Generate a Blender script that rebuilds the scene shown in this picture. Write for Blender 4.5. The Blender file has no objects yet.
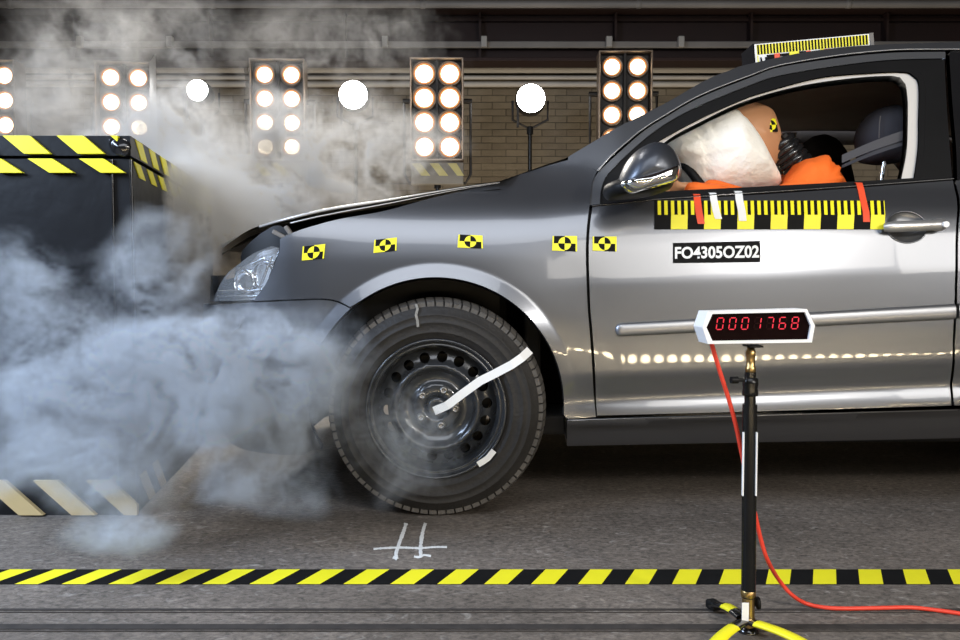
import bpy, bmesh, math, random
from mathutils import Vector, Matrix, Euler, noise
from mathutils.geometry import delaunay_2d_cdt
random.seed(4)
PI = math.pi
C = bpy.context.scene.collection
SC = bpy.context.scene
# ------------------------------------------------------------------ camera, world, lights
F = 800.0; CAMZ = 0.661; TILT = math.atan(35/800.0)
cam_d = bpy.data.cameras.new('camera'); cam_d.sensor_width = 36; cam_d.lens = 36*F/960
cam_d.clip_start = 0.05; cam_d.clip_end = 100
cam = bpy.data.objects.new('camera', cam_d); C.objects.link(cam)
cam.location = (0, 0, CAMZ); cam.rotation_euler = (PI/2 - TILT, 0, 0)
SC.camera = cam
SC.view_settings.view_transform = 'Standard'; SC.view_settings.look = 'None'
SC.view_settings.gamma = 1; SC.view_settings.use_curve_mapping = False
SC.view_settings.exposure = 0.0
w = bpy.data.worlds.new('hall_air'); SC.world = w; w.use_nodes = True
w.node_tree.nodes['Background'].inputs[0].default_value = (0.05, 0.055, 0.07, 1)
w.node_tree.nodes['Background'].inputs[1].default_value = 0.12
try:
    SC.cycles.volume_step_rate = 1.0; SC.cycles.volume_max_steps = 256; SC.cycles.volume_bounces = 1
    SC.cycles.use_denoising = True; SC.cycles.max_bounces = 8
    SC.cycles.sample_clamp_indirect = 6
except Exception: pass

def area(name, loc, target, sx, sy, power, col, spread=180):
    l = bpy.data.lights.new(name, 'AREA'); l.shape = 'RECTANGLE'; l.size = sx; l.size_y = sy
    l.energy = power; l.color = col; l.spread = math.radians(spread)
    o = bpy.data.objects.new(name, l); C.objects.link(o); o.location = loc
    d = Vector(target) - Vector(loc); o.rotation_euler = d.to_track_quat('-Z', 'Y').to_euler()
    o['kind'] = 'helper'
    return o
area('softbox_right', (1.75, -1.25, 1.90), (0.9, 2.3, 0.75), 2.3, 0.8, 36, (1.0, 0.95, 0.87))
area('softbox_far_right', (3.55, -1.1, 1.65), (1.5, 2.3, 0.7), 1.1, 1.0, 30, (1.0, 0.96, 0.90))
area('softbox_overhead', (-0.4, -0.5, 2.85), (0.0, 2.2, 0.8), 3.0, 1.5, 62, (0.90, 0.94, 1.0))
area('softbox_left', (-2.7, 1.15, 1.9), (-0.7, 2.05, 0.4), 1.1, 1.1, 120, (0.60, 0.75, 1.0))
area('plume_fill', (-1.0, 2.95, 3.3), (-0.8, 2.85, 0.8), 1.3, 0.4, 26, (1.0, 0.97, 0.93))  # added unseen light to brighten the plume and the barrier side
hot = area('round_fresnel', (2.02, -1.0, 1.80), (0.85, 2.3, 0.8), 0.20, 0.20, 34, (1.0, 0.95, 0.88)); hot.data.shape = 'DISK'
area('added_wall_wash', (0.0, 5.7, 0.22), (0.0, 7.4, 1.9), 7.0, 0.25, 62, (1.0, 0.84, 0.63))  # added strip hidden behind the car, brightens wall and pipes
area('smoke_back_fill', (-1.1, 5.5, 2.75), (-0.95, 2.75, 0.8), 1.0, 0.5, 95, (1.0, 0.93, 0.82))  # added unseen light that brightens the smoke from behind

# ------------------------------------------------------------------ pixel helpers
CT, ST = math.cos(TILT), math.sin(TILT)
def ray(px, py):
    u = (px-480)/F; v = -(py-320)/F
    return Vector((u, CT+v*ST, -ST+v*CT))
def at(px, py, Y):
    r = ray(px, py); r *= Y/r.y
    return Vector((r.x, Y, CAMZ+r.z))
def ground(px, py, z=0.0):
    r = ray(px, py); r *= (z-CAMZ)/r.z
    return Vector((r.x, r.y, z))
def proj(p):
    x, y, z = p[0], p[1], p[2]-CAMZ
    f = y*CT - z*ST; up = y*ST + z*CT
    return (480+F*x/f, 320-F*up/f)

# ------------------------------------------------------------------ materials
MATS = {}
def mat(name, col=(0.5,0.5,0.5), rough=0.5, metal=0.0, coat=0.0, spec=0.5, bump=0.0, bscale=60, var=0.0, vscale=8,
        emit=None, estr=0.0, trans=0.0, ior=1.45, aniso=0.0, cr=0.05):
    if name in MATS: return MATS[name]
    m = bpy.data.materials.new(name); m.use_nodes = True
    nt = m.node_tree; b = nt.nodes['Principled BSDF']
    b.inputs['Base Color'].default_value = (*col, 1); b.inputs['Roughness'].default_value = rough
    b.inputs['Metallic'].default_value = metal; b.inputs['Coat Weight'].default_value = coat
    b.inputs['Coat Roughness'].default_value = cr
    b.inputs['Specular IOR Level'].default_value = spec; b.inputs['IOR'].default_value = ior
    b.inputs['Transmission Weight'].default_value = trans
    tc = nt.nodes.new('ShaderNodeTexCoord')
    if emit is not None:
        b.inputs['Emission Color'].default_value = (*emit, 1); b.inputs['Emission Strength'].default_value = estr
    if var > 0:
        n = nt.nodes.new('ShaderNodeTexNoise'); n.inputs['Scale'].default_value = vscale; n.inputs['Detail'].default_value = 6
        nt.links.new(tc.outputs['Object'], n.inputs['Vector'])
        mx = nt.nodes.new('ShaderNodeMix'); mx.data_type = 'RGBA'
        mx.inputs[6].default_value = (*[c*(1-var) for c in col], 1); mx.inputs[7].default_value = (*[min(1, c*(1+var)) for c in col], 1)
        nt.links.new(n.outputs['Fac'], mx.inputs[0]); nt.links.new(mx.outputs[2], b.inputs['Base Color'])
    if bump > 0:
        n2 = nt.nodes.new('ShaderNodeTexNoise'); n2.inputs['Scale'].default_value = bscale; n2.inputs['Detail'].default_value = 4
        nt.links.new(tc.outputs['Object'], n2.inputs['Vector'])
        bp = nt.nodes.new('ShaderNodeBump'); bp.inputs['Strength'].default_value = bump; bp.inputs['Distance'].default_value = 0.01
        nt.links.new(n2.outputs['Fac'], bp.inputs['Height']); nt.links.new(bp.outputs['Normal'], b.inputs['Normal'])
    MATS[name] = m
    return m
M_paint = mat('grey_metallic_paint', (0.145, 0.152, 0.168), rough=0.29, metal=0.82, coat=0.30, cr=0.03)
M_paint.node_tree.nodes['Principled BSDF'].inputs['Coat IOR'].default_value = 1.9
M_mirror = mat('dark_mirror_paint', (0.06, 0.066, 0.08), rough=0.36, metal=0.6, coat=0.15, cr=.1)
M_handle = mat('satin_silver_handle', (0.62, 0.62, 0.62), rough=0.33, metal=0.8)
M_paintdk = mat('grey_metallic_frame', (0.13, 0.135, 0.145), rough=0.35, metal=0.6, coat=0.5)
M_black = mat('black_plastic', (0.007, 0.007, 0.0075), rough=0.5, spec=.2, var=0.3)
M_matte = mat('matte_black', (0.006,0.006,0.008), rough=.9, spec=.04, var=.2)
M_glint = mat('edge_highlight', (0.6, 0.585, 0.56), rough=0.35, metal=.5, var=0.1)  # pale colour paints the backlight highlight on to the bonnet edge
M_gloss = mat('black_gloss', (0.01, 0.01, 0.011), rough=0.18, coat=0.5, var=0.2)
M_rubber = mat('tyre_rubber', (0.022, 0.0205, 0.0195), rough=0.6, spec=.35, bump=0.25, bscale=90, var=0.35, vscale=14)
M_tread = mat('tyre_tread_worn', (0.085, 0.078, 0.070), rough=0.8, bump=0.4, bscale=120, var=0.4, vscale=25)
M_rim = mat('black_steel', (0.035, 0.038, 0.043), rough=0.26, metal=0.3, coat=0.6, bump=0.03, bscale=20, var=0.3)
M_bolt = mat('bolt_steel', (0.35, 0.34, 0.33), rough=0.35, metal=0.9, var=0.2)
M_chrome = mat('chrome', (0.85, 0.86, 0.88), rough=0.12, metal=1.0, var=0.05)
M_silver = mat('silver_moulding', (0.25, 0.255, 0.27), rough=0.36, metal=0.8, coat=0.3, var=0.05)
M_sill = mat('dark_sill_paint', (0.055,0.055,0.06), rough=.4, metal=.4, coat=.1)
M_trim = mat('pale_pillar_trim', (0.58, 0.56, 0.53), rough=0.6, var=0.06)
M_dark = mat('dark_interior', (0.018, 0.017, 0.017), rough=0.8, var=0.3)
M_liner = mat('headliner', (0.34, 0.30, 0.28), rough=0.9, var=0.2)
M_wgrey = mat('grey_interior_cloth', (0.045, 0.045, 0.055), rough=0.85, bump=0.2, bscale=300, var=0.15)
M_yel = mat('yellow_print', (0.87, 0.80, 0.02), rough=0.42, var=0.06, vscale=20)
M_blk = mat('black_print', (0.010, 0.010, 0.010), rough=0.6, spec=.06, var=0.3, vscale=20)
M_wht = mat('white_tape', (0.82, 0.83, 0.83), rough=0.5, var=0.04)
M_red = mat('red_tape', (0.80, 0.085, 0.03), rough=0.45, var=0.06)
M_orange = mat('orange_cotton', (0.95, 0.16, 0.015), rough=0.8, bump=0.35, bscale=25, var=0.08)
M_skin = mat('tan_dummy_skin', (0.50, 0.25, 0.125), rough=0.5, var=0.1, vscale=6)
M_neck = mat('black_neck_rubber', (0.012, 0.012, 0.013), rough=0.25, coat=0.4, var=0.2)
M_airbag = mat('airbag_nylon', (0.88, 0.85, 0.78), rough=0.8, bump=1.0, bscale=22, var=0.04)
M_cable = mat('red_cable_sheath', (0.72, 0.055, 0.03), rough=0.4, var=0.08)
M_cablehi = MATS['red_cable_sheath']
M_brass = mat('brass', (0.45, 0.31, 0.13), rough=0.3, metal=1.0, var=0.15)
M_pole = mat('black_pole_paint', (0.008, 0.008, 0.008), rough=0.2, spec=.3, var=0.2)
M_case = mat('white_case_plastic', (0.78, 0.79, 0.82), rough=0.4, var=0.03)
M_disp = mat('dark_red_display_window', (0.004, 0.0005, 0.001), rough=0.3, spec=.04, var=0.1)
M_led = mat('lit_red_led', (0.3, 0.01, 0.02), rough=0.5, emit=(1.0, 0.02, 0.06), estr=0.85)
M_ledoff = mat('unlit_led', (0.016, 0.002, 0.003), rough=0.4, spec=.1, var=0.1)
M_washed = mat('haze_washed_yellow', (.42,.38,.16), rough=.6, var=.15)  # yellow muted in the colour to imitate haze in front of the racks
M_apron = mat('haze_grey_apron', (.16,.15,.13), rough=.6, var=.2)  # black apron lightened to grey to imitate the haze
M_lampblk = mat('lamp_housing_black', (0.02, 0.017, 0.015), rough=0.5, metal=0.2, var=0.3)
M_lampedge = mat('lamp_rim_metal', (0.22, 0.17, 0.13), rough=0.35, metal=0.8, var=0.2)
M_halo = mat('lamp_halo_glow', (.12,.07,.04), rough=0.5, metal=.3, emit=(1.0, 0.30, 0.06), estr=.5)  # ring's own emission stands in for the warm halo round each lens
M_warm = mat('lit_warm_lamp_lens', (1, 0.9, 0.7), rough=0.3, emit=(1.0, 0.80, 0.52), estr=9)
M_cool = mat('lit_white_lamp_lens', (1, 1, 1), rough=0.3, emit=(1.0, 0.98, 0.95), estr=40)
M_spark = mat('lit_small_row_lamp', (1, 0.9, 0.7), rough=0.3, emit=(1.0, 0.80, 0.50), estr=60)
M_film = mat('black_film_wrap', (0.009, 0.0095, 0.011), rough=0.4, coat=0.03, spec=.2, bump=0.55, bscale=5, var=0.3, vscale=3)
M_beam = mat('dark_red_beam_paint', (0.017, 0.006, 0.0045), rough=0.7, var=0.4, vscale=2)
M_pipe = mat('pale_pipe_paint', (0.42, 0.40, 0.37), rough=0.5, var=0.15, vscale=3)
M_pipedk = mat('grey_conduit', (0.16, 0.15, 0.14), rough=0.6, var=0.3, vscale=3)
M_glass = mat('clear_glass', (0.9, 0.95, 0.95), rough=0.02, trans=1.0, ior=1.45)
M_lens = mat('headlamp_lens', (0.92, 0.96, 1.0), rough=0.04, trans=0.9, ior=1.3)
M_gdark = mat('tinted_glass', (0.02, 0.022, 0.025), rough=0.05, coat=0.5, var=0.1)
M_steel = mat('bare_metal', (0.4, 0.4, 0.4), rough=0.3, metal=0.9, var=0.2)
M_streak = mat('chalk_streak', (0.22, 0.21, 0.19), rough=0.95, var=0.6, vscale=150)
M_chalk = mat('white_chalk', (0.70, 0.70, 0.68), rough=0.95, bump=0.4, bscale=200, var=0.15, vscale=120)

# ------------------------------------------------------------------ mesh helpers
class MB:
    def __init__(s): s.v = []; s.f = []; s.m = []; s.sm = []
    def add(s, vs, fs, mi=0, smooth=False):
        o = len(s.v); s.v += [tuple(v) for v in vs]
        for f in fs: s.f.append([i+o for i in f]); s.m.append(mi); s.sm.append(smooth)
        return s
    def box(s, c, d, mi=0, rot=None, bev=0.0):
        x, y, z = [k/2 for k in d]
        b = min(bev, x*.9, y*.9, z*.9)
        if b <= 0:
            vs = [Vector((i*x, j*y, k*z)) for i in (-1,1) for j in (-1,1) for k in (-1,1)]
            fs = [(0,1,3,2),(4,6,7,5),(0,4,5,1),(2,3,7,6),(0,2,6,4),(1,5,7,3)]
        else:
            bm = bmesh.new(); bmesh.ops.create_cube(bm, size=1)
            for v in bm.verts: v.co = Vector((v.co.x*2*x, v.co.y*2*y, v.co.z*2*z))
            bmesh.ops.bevel(bm, geom=bm.edges[:], offset=b, segments=2, profile=0.5, affect='EDGES')
            bm.verts.index_update(); vs = [v.co.copy() for v in bm.verts]; fs = [[v.index for v in f.verts] for f in bm.faces]; bm.free()
        if rot: R = Euler(rot).to_matrix(); vs = [R @ v for v in vs]
        return s.add([v+Vector(c) for v in vs], fs, mi)
    def cyl(s, a, b, r, n=16, mi=0, r2=None, cap=True):
        a, b = Vector(a), Vector(b); r2 = r if r2 is None else r2
        q = (b-a).to_track_quat('Z', 'Y')
        vs = []
        for p, rr in ((a, r), (b, r2)):
            for i in range(n): vs.append(p + q @ Vector((rr*math.cos(2*PI*i/n), rr*math.sin(2*PI*i/n), 0)))
        s.add(vs, [(i, (i+1)%n, n+(i+1)%n, n+i) for i in range(n)], mi, True)
        if cap: s.add(vs, [list(range(n))[::-1], list(range(n, 2*n))], mi)
        return s
    def lathe(s, c, axis, prof, n=32, mi=0, smooth=True, closed=False):
        """prof: (radius, along axis) pairs"""
        q = Vector(axis).to_track_quat('Z', 'Y'); c = Vector(c); vs = []
        for r, h in prof:
            for i in range(n): vs.append(c + q @ Vector((r*math.cos(2*PI*i/n), r*math.sin(2*PI*i/n), h)))
        fs = []
        for k in range(len(prof)-1):
            for i in range(n): fs.append((k*n+i, k*n+(i+1)%n, (k+1)*n+(i+1)%n, (k+1)*n+i))
        return s.add(vs, fs, mi, smooth)
    def tube(s, pts, r, n=10, mi=0, flat=1.0, rs=None):
        pts = [Vector(p) for p in pts]; vs = []; up = Vector((0, 0, 1))
        for i, p in enumerate(pts):
            t = (pts[min(i+1, len(pts)-1)] - pts[max(i-1, 0)]).normalized()
            a = t.cross(up)
            if a.length < 1e-3: a = t.cross(Vector((0, 1, 0)))
            a.normalize(); bb = a.cross(t).normalized(); rr = rs[i] if rs else r
            for k in range(n): vs.append(p + a*rr*math.cos(2*PI*k/n) + bb*rr*flat*math.sin(2*PI*k/n))
        m = len(pts)
        s.add(vs, [(i*n+k, i*n+(k+1)%n, (i+1)*n+(k+1)%n, (i+1)*n+k) for i in range(m-1) for k in range(n)], mi, True)
        return s.add(vs, [list(range(n))[::-1], list(range((m-1)*n, m*n))], mi)
    def grid(s, rows, mi=0, smooth=True):
        n = len(rows[0]); vs = [v for r in rows for v in r]
        return s.add(vs, [(i*n+k, i*n+k+1, (i+1)*n+k+1, (i+1)*n+k) for i in range(len(rows)-1) for k in range(n-1)], mi, smooth)
    def pillow(s, outline, yc, h, rings=10, p=0.5, mi=0, wr=0.0):
        """closed outline of (x,z) inflated along Y"""
        n = len(outline); cx = sum(a for a, b in outline)/n; cz = sum(b for a, b in outline)/n; vs = []
        for k in range(rings+1):
            t = -math.cos(PI*k/rings); sc = max(1e-9, (1-t*t))**p if 0 < k < rings else .002
            for a, b in outline:
                x = cx+(a-cx)*sc; z = cz+(b-cz)*sc; y = yc+t*h
                if wr: y += wr*noise.noise(Vector((x*9, z*9, t*2)))
                vs.append(Vector((x, y, z)))
        fs = [(k*n+i, k*n+(i+1)%n, (k+1)*n+(i+1)%n, (k+1)*n+i) for k in range(rings) for i in range(n)]
        return s.add(vs, fs, mi, True)
    def build(s, name, mats, parent=None, fix=True):
        me = bpy.data.meshes.new(name); me.from_pydata(s.v, [], s.f)
        if not isinstance(mats, (list, tuple)): mats = [mats]
        for m in mats: me.materials.append(m)
        me.polygons.foreach_set('material_index', s.m); me.polygons.foreach_set('use_smooth', s.sm)
        if fix:
            bm = bmesh.new(); bm.from_mesh(me); bmesh.ops.recalc_face_normals(bm, faces=bm.faces[:]); bm.to_mesh(me); bm.free()
        me.update(); o = bpy.data.objects.new(name, me); C.objects.link(o)
        if parent: o.parent = parent
        return o
WLOC = {}
def relmesh(o, off):   # nothing scaled, only shifts mesh
    for v in o.data.vertices: v.co -= off
def tag(o, label=None, cat=None, group=None, kind=None):
    if label: o['label'] = label
    if cat: o['category'] = cat
    if group: o['group'] = group
    if kind: o['kind'] = kind
    return o
def empty(name, loc, label, cat, group=None):
    o = bpy.data.objects.new(name, None); C.objects.link(o); o.location = loc; o.empty_display_size = 0.1
    WLOC[o.name] = Vector(loc)
    return tag(o, label, cat, group)
def sub(o): WLOC[o.name] = Vector((0,0,0)); return o
def part(name, mb, mats, parent, fix=True):
    """mesh given in world coordinates; child of the empty `parent` (or of a part of it)"""
    me_o = mb.build(name, mats, None, fix)
    me_o.parent = parent
    off = wl(parent)
    if off.length > 0: relmesh(me_o, off)
    return me_o
def wl(o):
    p = Vector()
    while o: p += Vector(o.location); o = o.parent
    return p
def catmull(pts, step=0.012, closed=False):
    pts = [Vector(p) for p in pts]; out = []; n = len(pts)
    if n < 3 and not closed:
        k = max(1, int((pts[1]-pts[0]).length/step)); return [pts[0].lerp(pts[1], i/k) for i in range(k+1)]
    rng = range(n if closed else n-1)
    for i in rng:
        g = (lambda j: pts[j % n]) if closed else (lambda j: pts[min(max(j, 0), n-1)])
        p0, p1, p2, p3 = g(i-1), g(i), g(i+1), g(i+2)
        k = max(1, int((p2-p1).length/step))
        for j in range(k):
            t = j/k
            out.append(0.5*((2*p1)+(p2-p0)*t+(2*p0-5*p1+4*p2-p3)*t*t+(3*p1-p0-3*p2+p3)*t*t*t))
    if not closed: out.append(pts[-1])
    return out
def interp(x, xs, ys):
    if x <= xs[0]: return ys[0]
    for i in range(len(xs)-1):
        if x <= xs[i+1]:
            t = (x-xs[i])/(xs[i+1]-xs[i]); return ys[i]+(ys[i+1]-ys[i])*t
    return ys[-1]
def smooth_tab(xs, ys, lo, hi, n=400, win=9):
    a = [interp(lo+(hi-lo)*i/n, xs, ys) for i in range(n+1)]
    for _ in range(3):
        a = [sum(a[max(0, i-win):i+win+1])/len(a[max(0, i-win):i+win+1]) for i in range(n+1)]
    def f(x):
        t = (x-lo)/(hi-lo)*n; t = min(max(t, 0), n-1e-6); i = int(t)
        return a[i]+(a[i+1]-a[i])*(t-i)
    return f
def sstep(a, b, x):
    t = min(max((x-a)/(b-a), 0), 1); return t*t*(3-2*t)

# ------------------------------------------------------------------ car side surface
Y0 = 2.235; YC = 3.115; WX, WZ, WY = -0.1245, 0.309, 2.262
REARX = WX+2.578
_pl = catmull([(-0.985,.88),(-.975,.72),(-.945,.53),(-.895,.34),(-.835,.20),(-.755,.10),(-.65,.036),(-.55,.009),(-.45,0)], 0.01)
_pl = [(p.x, p.y) for p in [Vector((q[0], q[1], 0)) for q in _pl]]
_pr = catmull([(2.6,0),(2.75,.008),(2.9,.035),(3.02,.09),(3.1,.2),(3.15,.38),(3.175,.6),(3.18,.88)], 0.01)
_pr = [(p[0], p[1]) for p in _pr]
def _arc(pl):
    L = [0]
    for i in range(1, len(pl)): L.append(L[-1]+math.hypot(pl[i][0]-pl[i-1][0], pl[i][1]-pl[i-1][1]))
    return L
_al = _arc(_pl); SMIN = -0.45-_al[-1]; _ar = _arc(_pr); SMAX = 2.6+_ar[-1]
def plan(s):
    if -0.45 <= s <= 2.6: return s, 0.0, 0.0, 1.0
    pl, al, a = (_pl, _al, s-SMIN) if s < 0 else (_pr, _ar, s-2.6)
    a = min(max(a, 0), al[-1]-1e-6)
    lo, hi = 0, len(al)-1
    while hi-lo > 1:
        m = (lo+hi)//2
        if al[m] <= a: lo = m
        else: hi = m
    t = (a-al[lo])/(al[hi]-al[lo])
    x = pl[lo][0]+(pl[hi][0]-pl[lo][0])*t; y = pl[lo][1]+(pl[hi][1]-pl[lo][1])*t
    # tangent (smoothed)
    l2, h2 = max(0, lo-2), min(len(pl)-1, hi+2)
    tx, ty = pl[h2][0]-pl[l2][0], pl[h2][1]-pl[l2][1]; n = math.hypot(tx, ty)
    return x, y, -ty/n, tx/n       # inward normal (x, y)
_door = smooth_tab([.10,.14,.20,.255,.262,.305,.33,.362,.405,.50,.66,.76,.82,.86,.90,.94,1.0,1.42,1.46],
                   [.13,.09,.052,.026,.002,.008,.016,.0100,.0003,.0007,.0075,.019,.029,.039,.056,.078,.10,.262,.30], .10, 1.6, 900, 4)
_fend = smooth_tab([.10,.14,.20,.255,.262,.305,.33,.37,.46,.56,.66,.74,.80,.85,.90,.95,1.0,1.42,1.46],
                   [.13,.09,.052,.026,.010,.014,.016,.012,.003,.004,.010,.016,.025,.040,.066,.112,.17,.32,.35], .10, 1.6, 900, 8)
def inset(s, z):
    z0 = z; z = z-.042*min(1.2, max(0.0, s-.2))*sstep(.95, .80, z)
    k = sstep(0.12, 0.42, s)
    d = _door(z)*k+_fend(z)*(1-k)
    if s < -0.35: d *= 1-0.35*sstep(-0.35, -0.8, s) if z > .5 else 1
    z = z0
    for cx in (WX, REARX):                      # wheel-arch flares
        r = math.hypot(s-cx, z-0.321)
        if r < 0.60:
            fl = 0.011*(lambda q: 0 if q<0 else (q*q/.24 if q<.12 else q-.06))((0.401-r)/0.038) + 0.004*(1-sstep(0.38, 0.56, r))
            ang = math.atan2(z-WZ, s-cx)
            fade = 1.0
            if cx == WX: fade = 1-0.75*sstep(0.9, 0.25, ang) if ang < 0.9 else 1.0
            d -= fl*fade*sstep(-0.15, 0.25, z-0.12)
    return d
def S(s, z, off=0.0):
    x, y, nx, ny = plan(s); d = inset(s, z)+off
    return Vector((x+nx*d, Y0+y+ny*d, z))
def SN(s, z):
    e = 0.007; a = S(s+e, z)-S(s-e, z); b = S(s, z+e)-S(s, z-e)
    n = a.cross(b); n.normalize()
    return n if n.dot(Vector((-plan(s)[2], -plan(s)[3], 0))) > 0 else -n
def _zfor(s, py, off=0.0):
    z = 0.6
    for _ in range(12):
        p = S(s, z, off); r = ray(480, py); z = min(max(CAMZ + r.z/r.y*p.y, .05), 1.55)
    return z
_sil = min([(proj(S(SMIN+i*0.01, .62))[0], SMIN+i*0.01) for i in range(60)])[1]
def PXs(px, py, off=0.0):
    lo, hi = _sil, 2.5
    for _ in range(22):
        m = (lo+hi)/2; z = _zfor(m, py, off)
        if proj(S(m, z, off))[0] < px: lo = m
        else: hi = m
    s = (lo+hi)/2
    return (s, _zfor(s, py, off))
def PX(*pts, off=0.0): return [PXs(p[0], p[1], off) for p in pts]
def chain(*segs):
    """segments of (s,z) points, each smoothed; joined at shared corners -> closed loop"""
    out = []
    for sg in segs:
        c = catmull([Vector((a[0], a[1])) for a in sg], 0.014)
        if out and (out[-1]-c[0]).length < 1e-4: c = c[1:]
        out += c
    if (out[0]-out[-1]).length < 1e-4: out = out[:-1]
    return out
def line(a, b): return [a, b]
def inpoly(p, poly):
    c = False; n = len(poly); x, y = p[0], p[1]
    for i in range(n):
        a, b = poly[i], poly[i-1]
        if (a[1] > y) != (b[1] > y) and x < (b[0]-a[0])*(y-a[1])/(b[1]-a[1])+a[0]: c = not c
    return c
def cdt_fill(loop, holes=(), res=0.02, extra=()):
    vs = [Vector((p[0], p[1])) for p in loop]; es = [(i, (i+1) % len(loop)) for i in range(len(loop))]
    for h in holes:
        o = len(vs); vs += [Vector((p[0], p[1])) for p in h]; es += [(o+i, o+(i+1) % len(h)) for i in range(len(h))]
    ex_ = [Vector(p) for p in extra if inpoly(p, loop) and min((Vector((q[0],q[1]))-Vector(p)).length for q in loop) > .004]
    vs += ex_; bd = list(vs)
    cell = {}
    for b in bd: cell.setdefault((int(b.x//res), int(b.y//res)), []).append(b)
    xs = [v[0] for v in loop]; ys = [v[1] for v in loop]
    y = min(ys)+res/2; row = 0
    while y < max(ys):
        x = min(xs)+(res/2 if row % 2 else res)
        while x < max(xs):
            p = Vector((x, y)); ci = (int(x//res), int(y//res)); ok = True
            for i in (-1, 0, 1):
                for j in (-1, 0, 1):
                    for b in cell.get((ci[0]+i, ci[1]+j), ()):
                        if (b-p).length < res*0.55: ok = False
            if ok and inpoly(p, loop) and not any(inpoly(p, h) for h in holes): vs.append(p)
            x += res
        y += res*0.87; row += 1
    r = delaunay_2d_cdt(vs, es, [], 0, 1e-6)
    ov, of, orig = r[0], r[2], r[3]
    of = [f for f in of if inpoly(sum((ov[i] for i in f), Vector((0, 0)))/len(f), loop) and not any(inpoly(sum((ov[i] for i in f), Vector((0, 0)))/len(f), h) for h in holes)]
    return ov, of
def panel(name, loop, m, parent, res=0.02, thick=0.018, off=0.0, holes=(), fn=None, fnn=None, extra=()):
    fn = fn or (lambda a, b: S(a, b, off)); fnn = fnn or SN
    ov, of = cdt_fill(loop, holes, res, extra)
    V = [fn(v.x, v.y) for v in ov]; N = [fnn(v.x, v.y) for v in ov]; Fc = []
    for f in of:
        a, b, c = [V[i] for i in f[:3]]
        g = (b-a).cross(c-a)
        Fc.append(list(f) if g.dot(N[f[0]]) > 0 else list(f)[::-1])
    for lp in [loop]+list(holes):
        n = len(lp); base = len(V)
        P = [fn(p[0], p[1]) for p in lp]; NN = [fnn(p[0], p[1]) for p in lp]
        for i in range(n):
            t = (P[(i+1) % n]-P[i-1]); e = t.cross(NN[i]); e = e.normalized() if e.length > 0 else NN[i]
            q = Vector((lp[i][0], lp[i][1]))
            V.append(P[i]); N.append((e+NN[i]*0.3).normalized()); V.append(P[i]-NN[i]*thick); N.append(e)
        for i in range(n):
            a, b = base+2*i, base+2*((i+1) % n); Fc.append([a, b, b+1, a+1])
    me = bpy.data.meshes.new(name); me.from_pydata(V, [], Fc); me.materials.append(m)
    for p in me.polygons: p.use_smooth = True
    me.update()
    try: me.normals_split_custom_set_from_vertices([tuple(n) for n in N])
    except Exception as e: print('normals', e)
    o = bpy.data.objects.new(name, me); C.objects.link(o)
    o.parent = parent
    off_ = wl(parent)
    if off_.length > 0: me.transform(Matrix.Translation(-off_))
    return o
# ================================================================== THE CAR
car = empty('hatchback_car', (WX, YC, 0), 'dark silver hatchback crash car with black steel wheel and yellow-black targets', 'car')
def arc(cx, a0, a1, r=0.362, n=40, cz=0.321):
    return [(cx+r*math.cos(math.radians(a0+(a1-a0)*i/n)), cz+r*math.sin(math.radians(a0+(a1-a0)*i/n))) for i in range(n+1)]
FAR = []
door_front = PX((596,417),(593,384),(590,336),(587.5,306),(585.8,256),(586.8,228),(589.5,205))
frame_front = PX((589.5,205),(592,183),(597,171.5))
seam_p = PX((597,171.5),(585,165),(568,160))
top_f = PX((568,160),(545,166.5),(520,174.5),(500,181),(470,189),(430,198.5),(384,211),(340,219),(300,230),(280,239))
lamp_r = PX((280,239),(280,248),(276,260),(266,284),(254,301))
lampseam = PX((254,301),(300,299),(324,298.5),(338,301),(350,307))
a_start = lampseam[-1]
fend_loop = chain(door_front, frame_front, seam_p, top_f, lamp_r, lampseam, [a_start]+arc(WX, 128, -4)[1:], [arc(WX,128,-4)[-1], PXs(567,418.5), door_front[0]])
ARCX = [(WX+r_*math.cos(math.radians(a_)), .321+r_*math.sin(math.radians(a_))) for r_ in (.369,.376,.384,.392,.3965,.401,.406,.413) for a_ in [-5+1.6*k for k in range(128)]]
fender = panel('fender', fend_loop, M_paint, car, res=0.011, extra=ARCX); FAR.append(fender)
# bumper
bz = lambda z: z
g = 0.0045
bl = chain([(p[0], p[1]-g) for p in lampseam][::-1], [(SMIN, .605), (SMIN, .21)] if False else [(lampseam[0][0], lampseam[0][1]-g), (PXs(216,305)[0], .602), (PXs(211,305)[0], .60), (SMIN, .60)],
           line((SMIN,.60),(SMIN,.20)), [(SMIN,.20),(-1.2,.18),(-.8,.165),(-.52,.165)], [(-.52,.165),(-.485,.185)]+arc(WX, 202, 130)+[(a_start[0], a_start[1]-g)])
bumper = panel('front_bumper', bl, M_paint, car, res=0.02, extra=ARCX); FAR.append(bumper)
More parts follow.
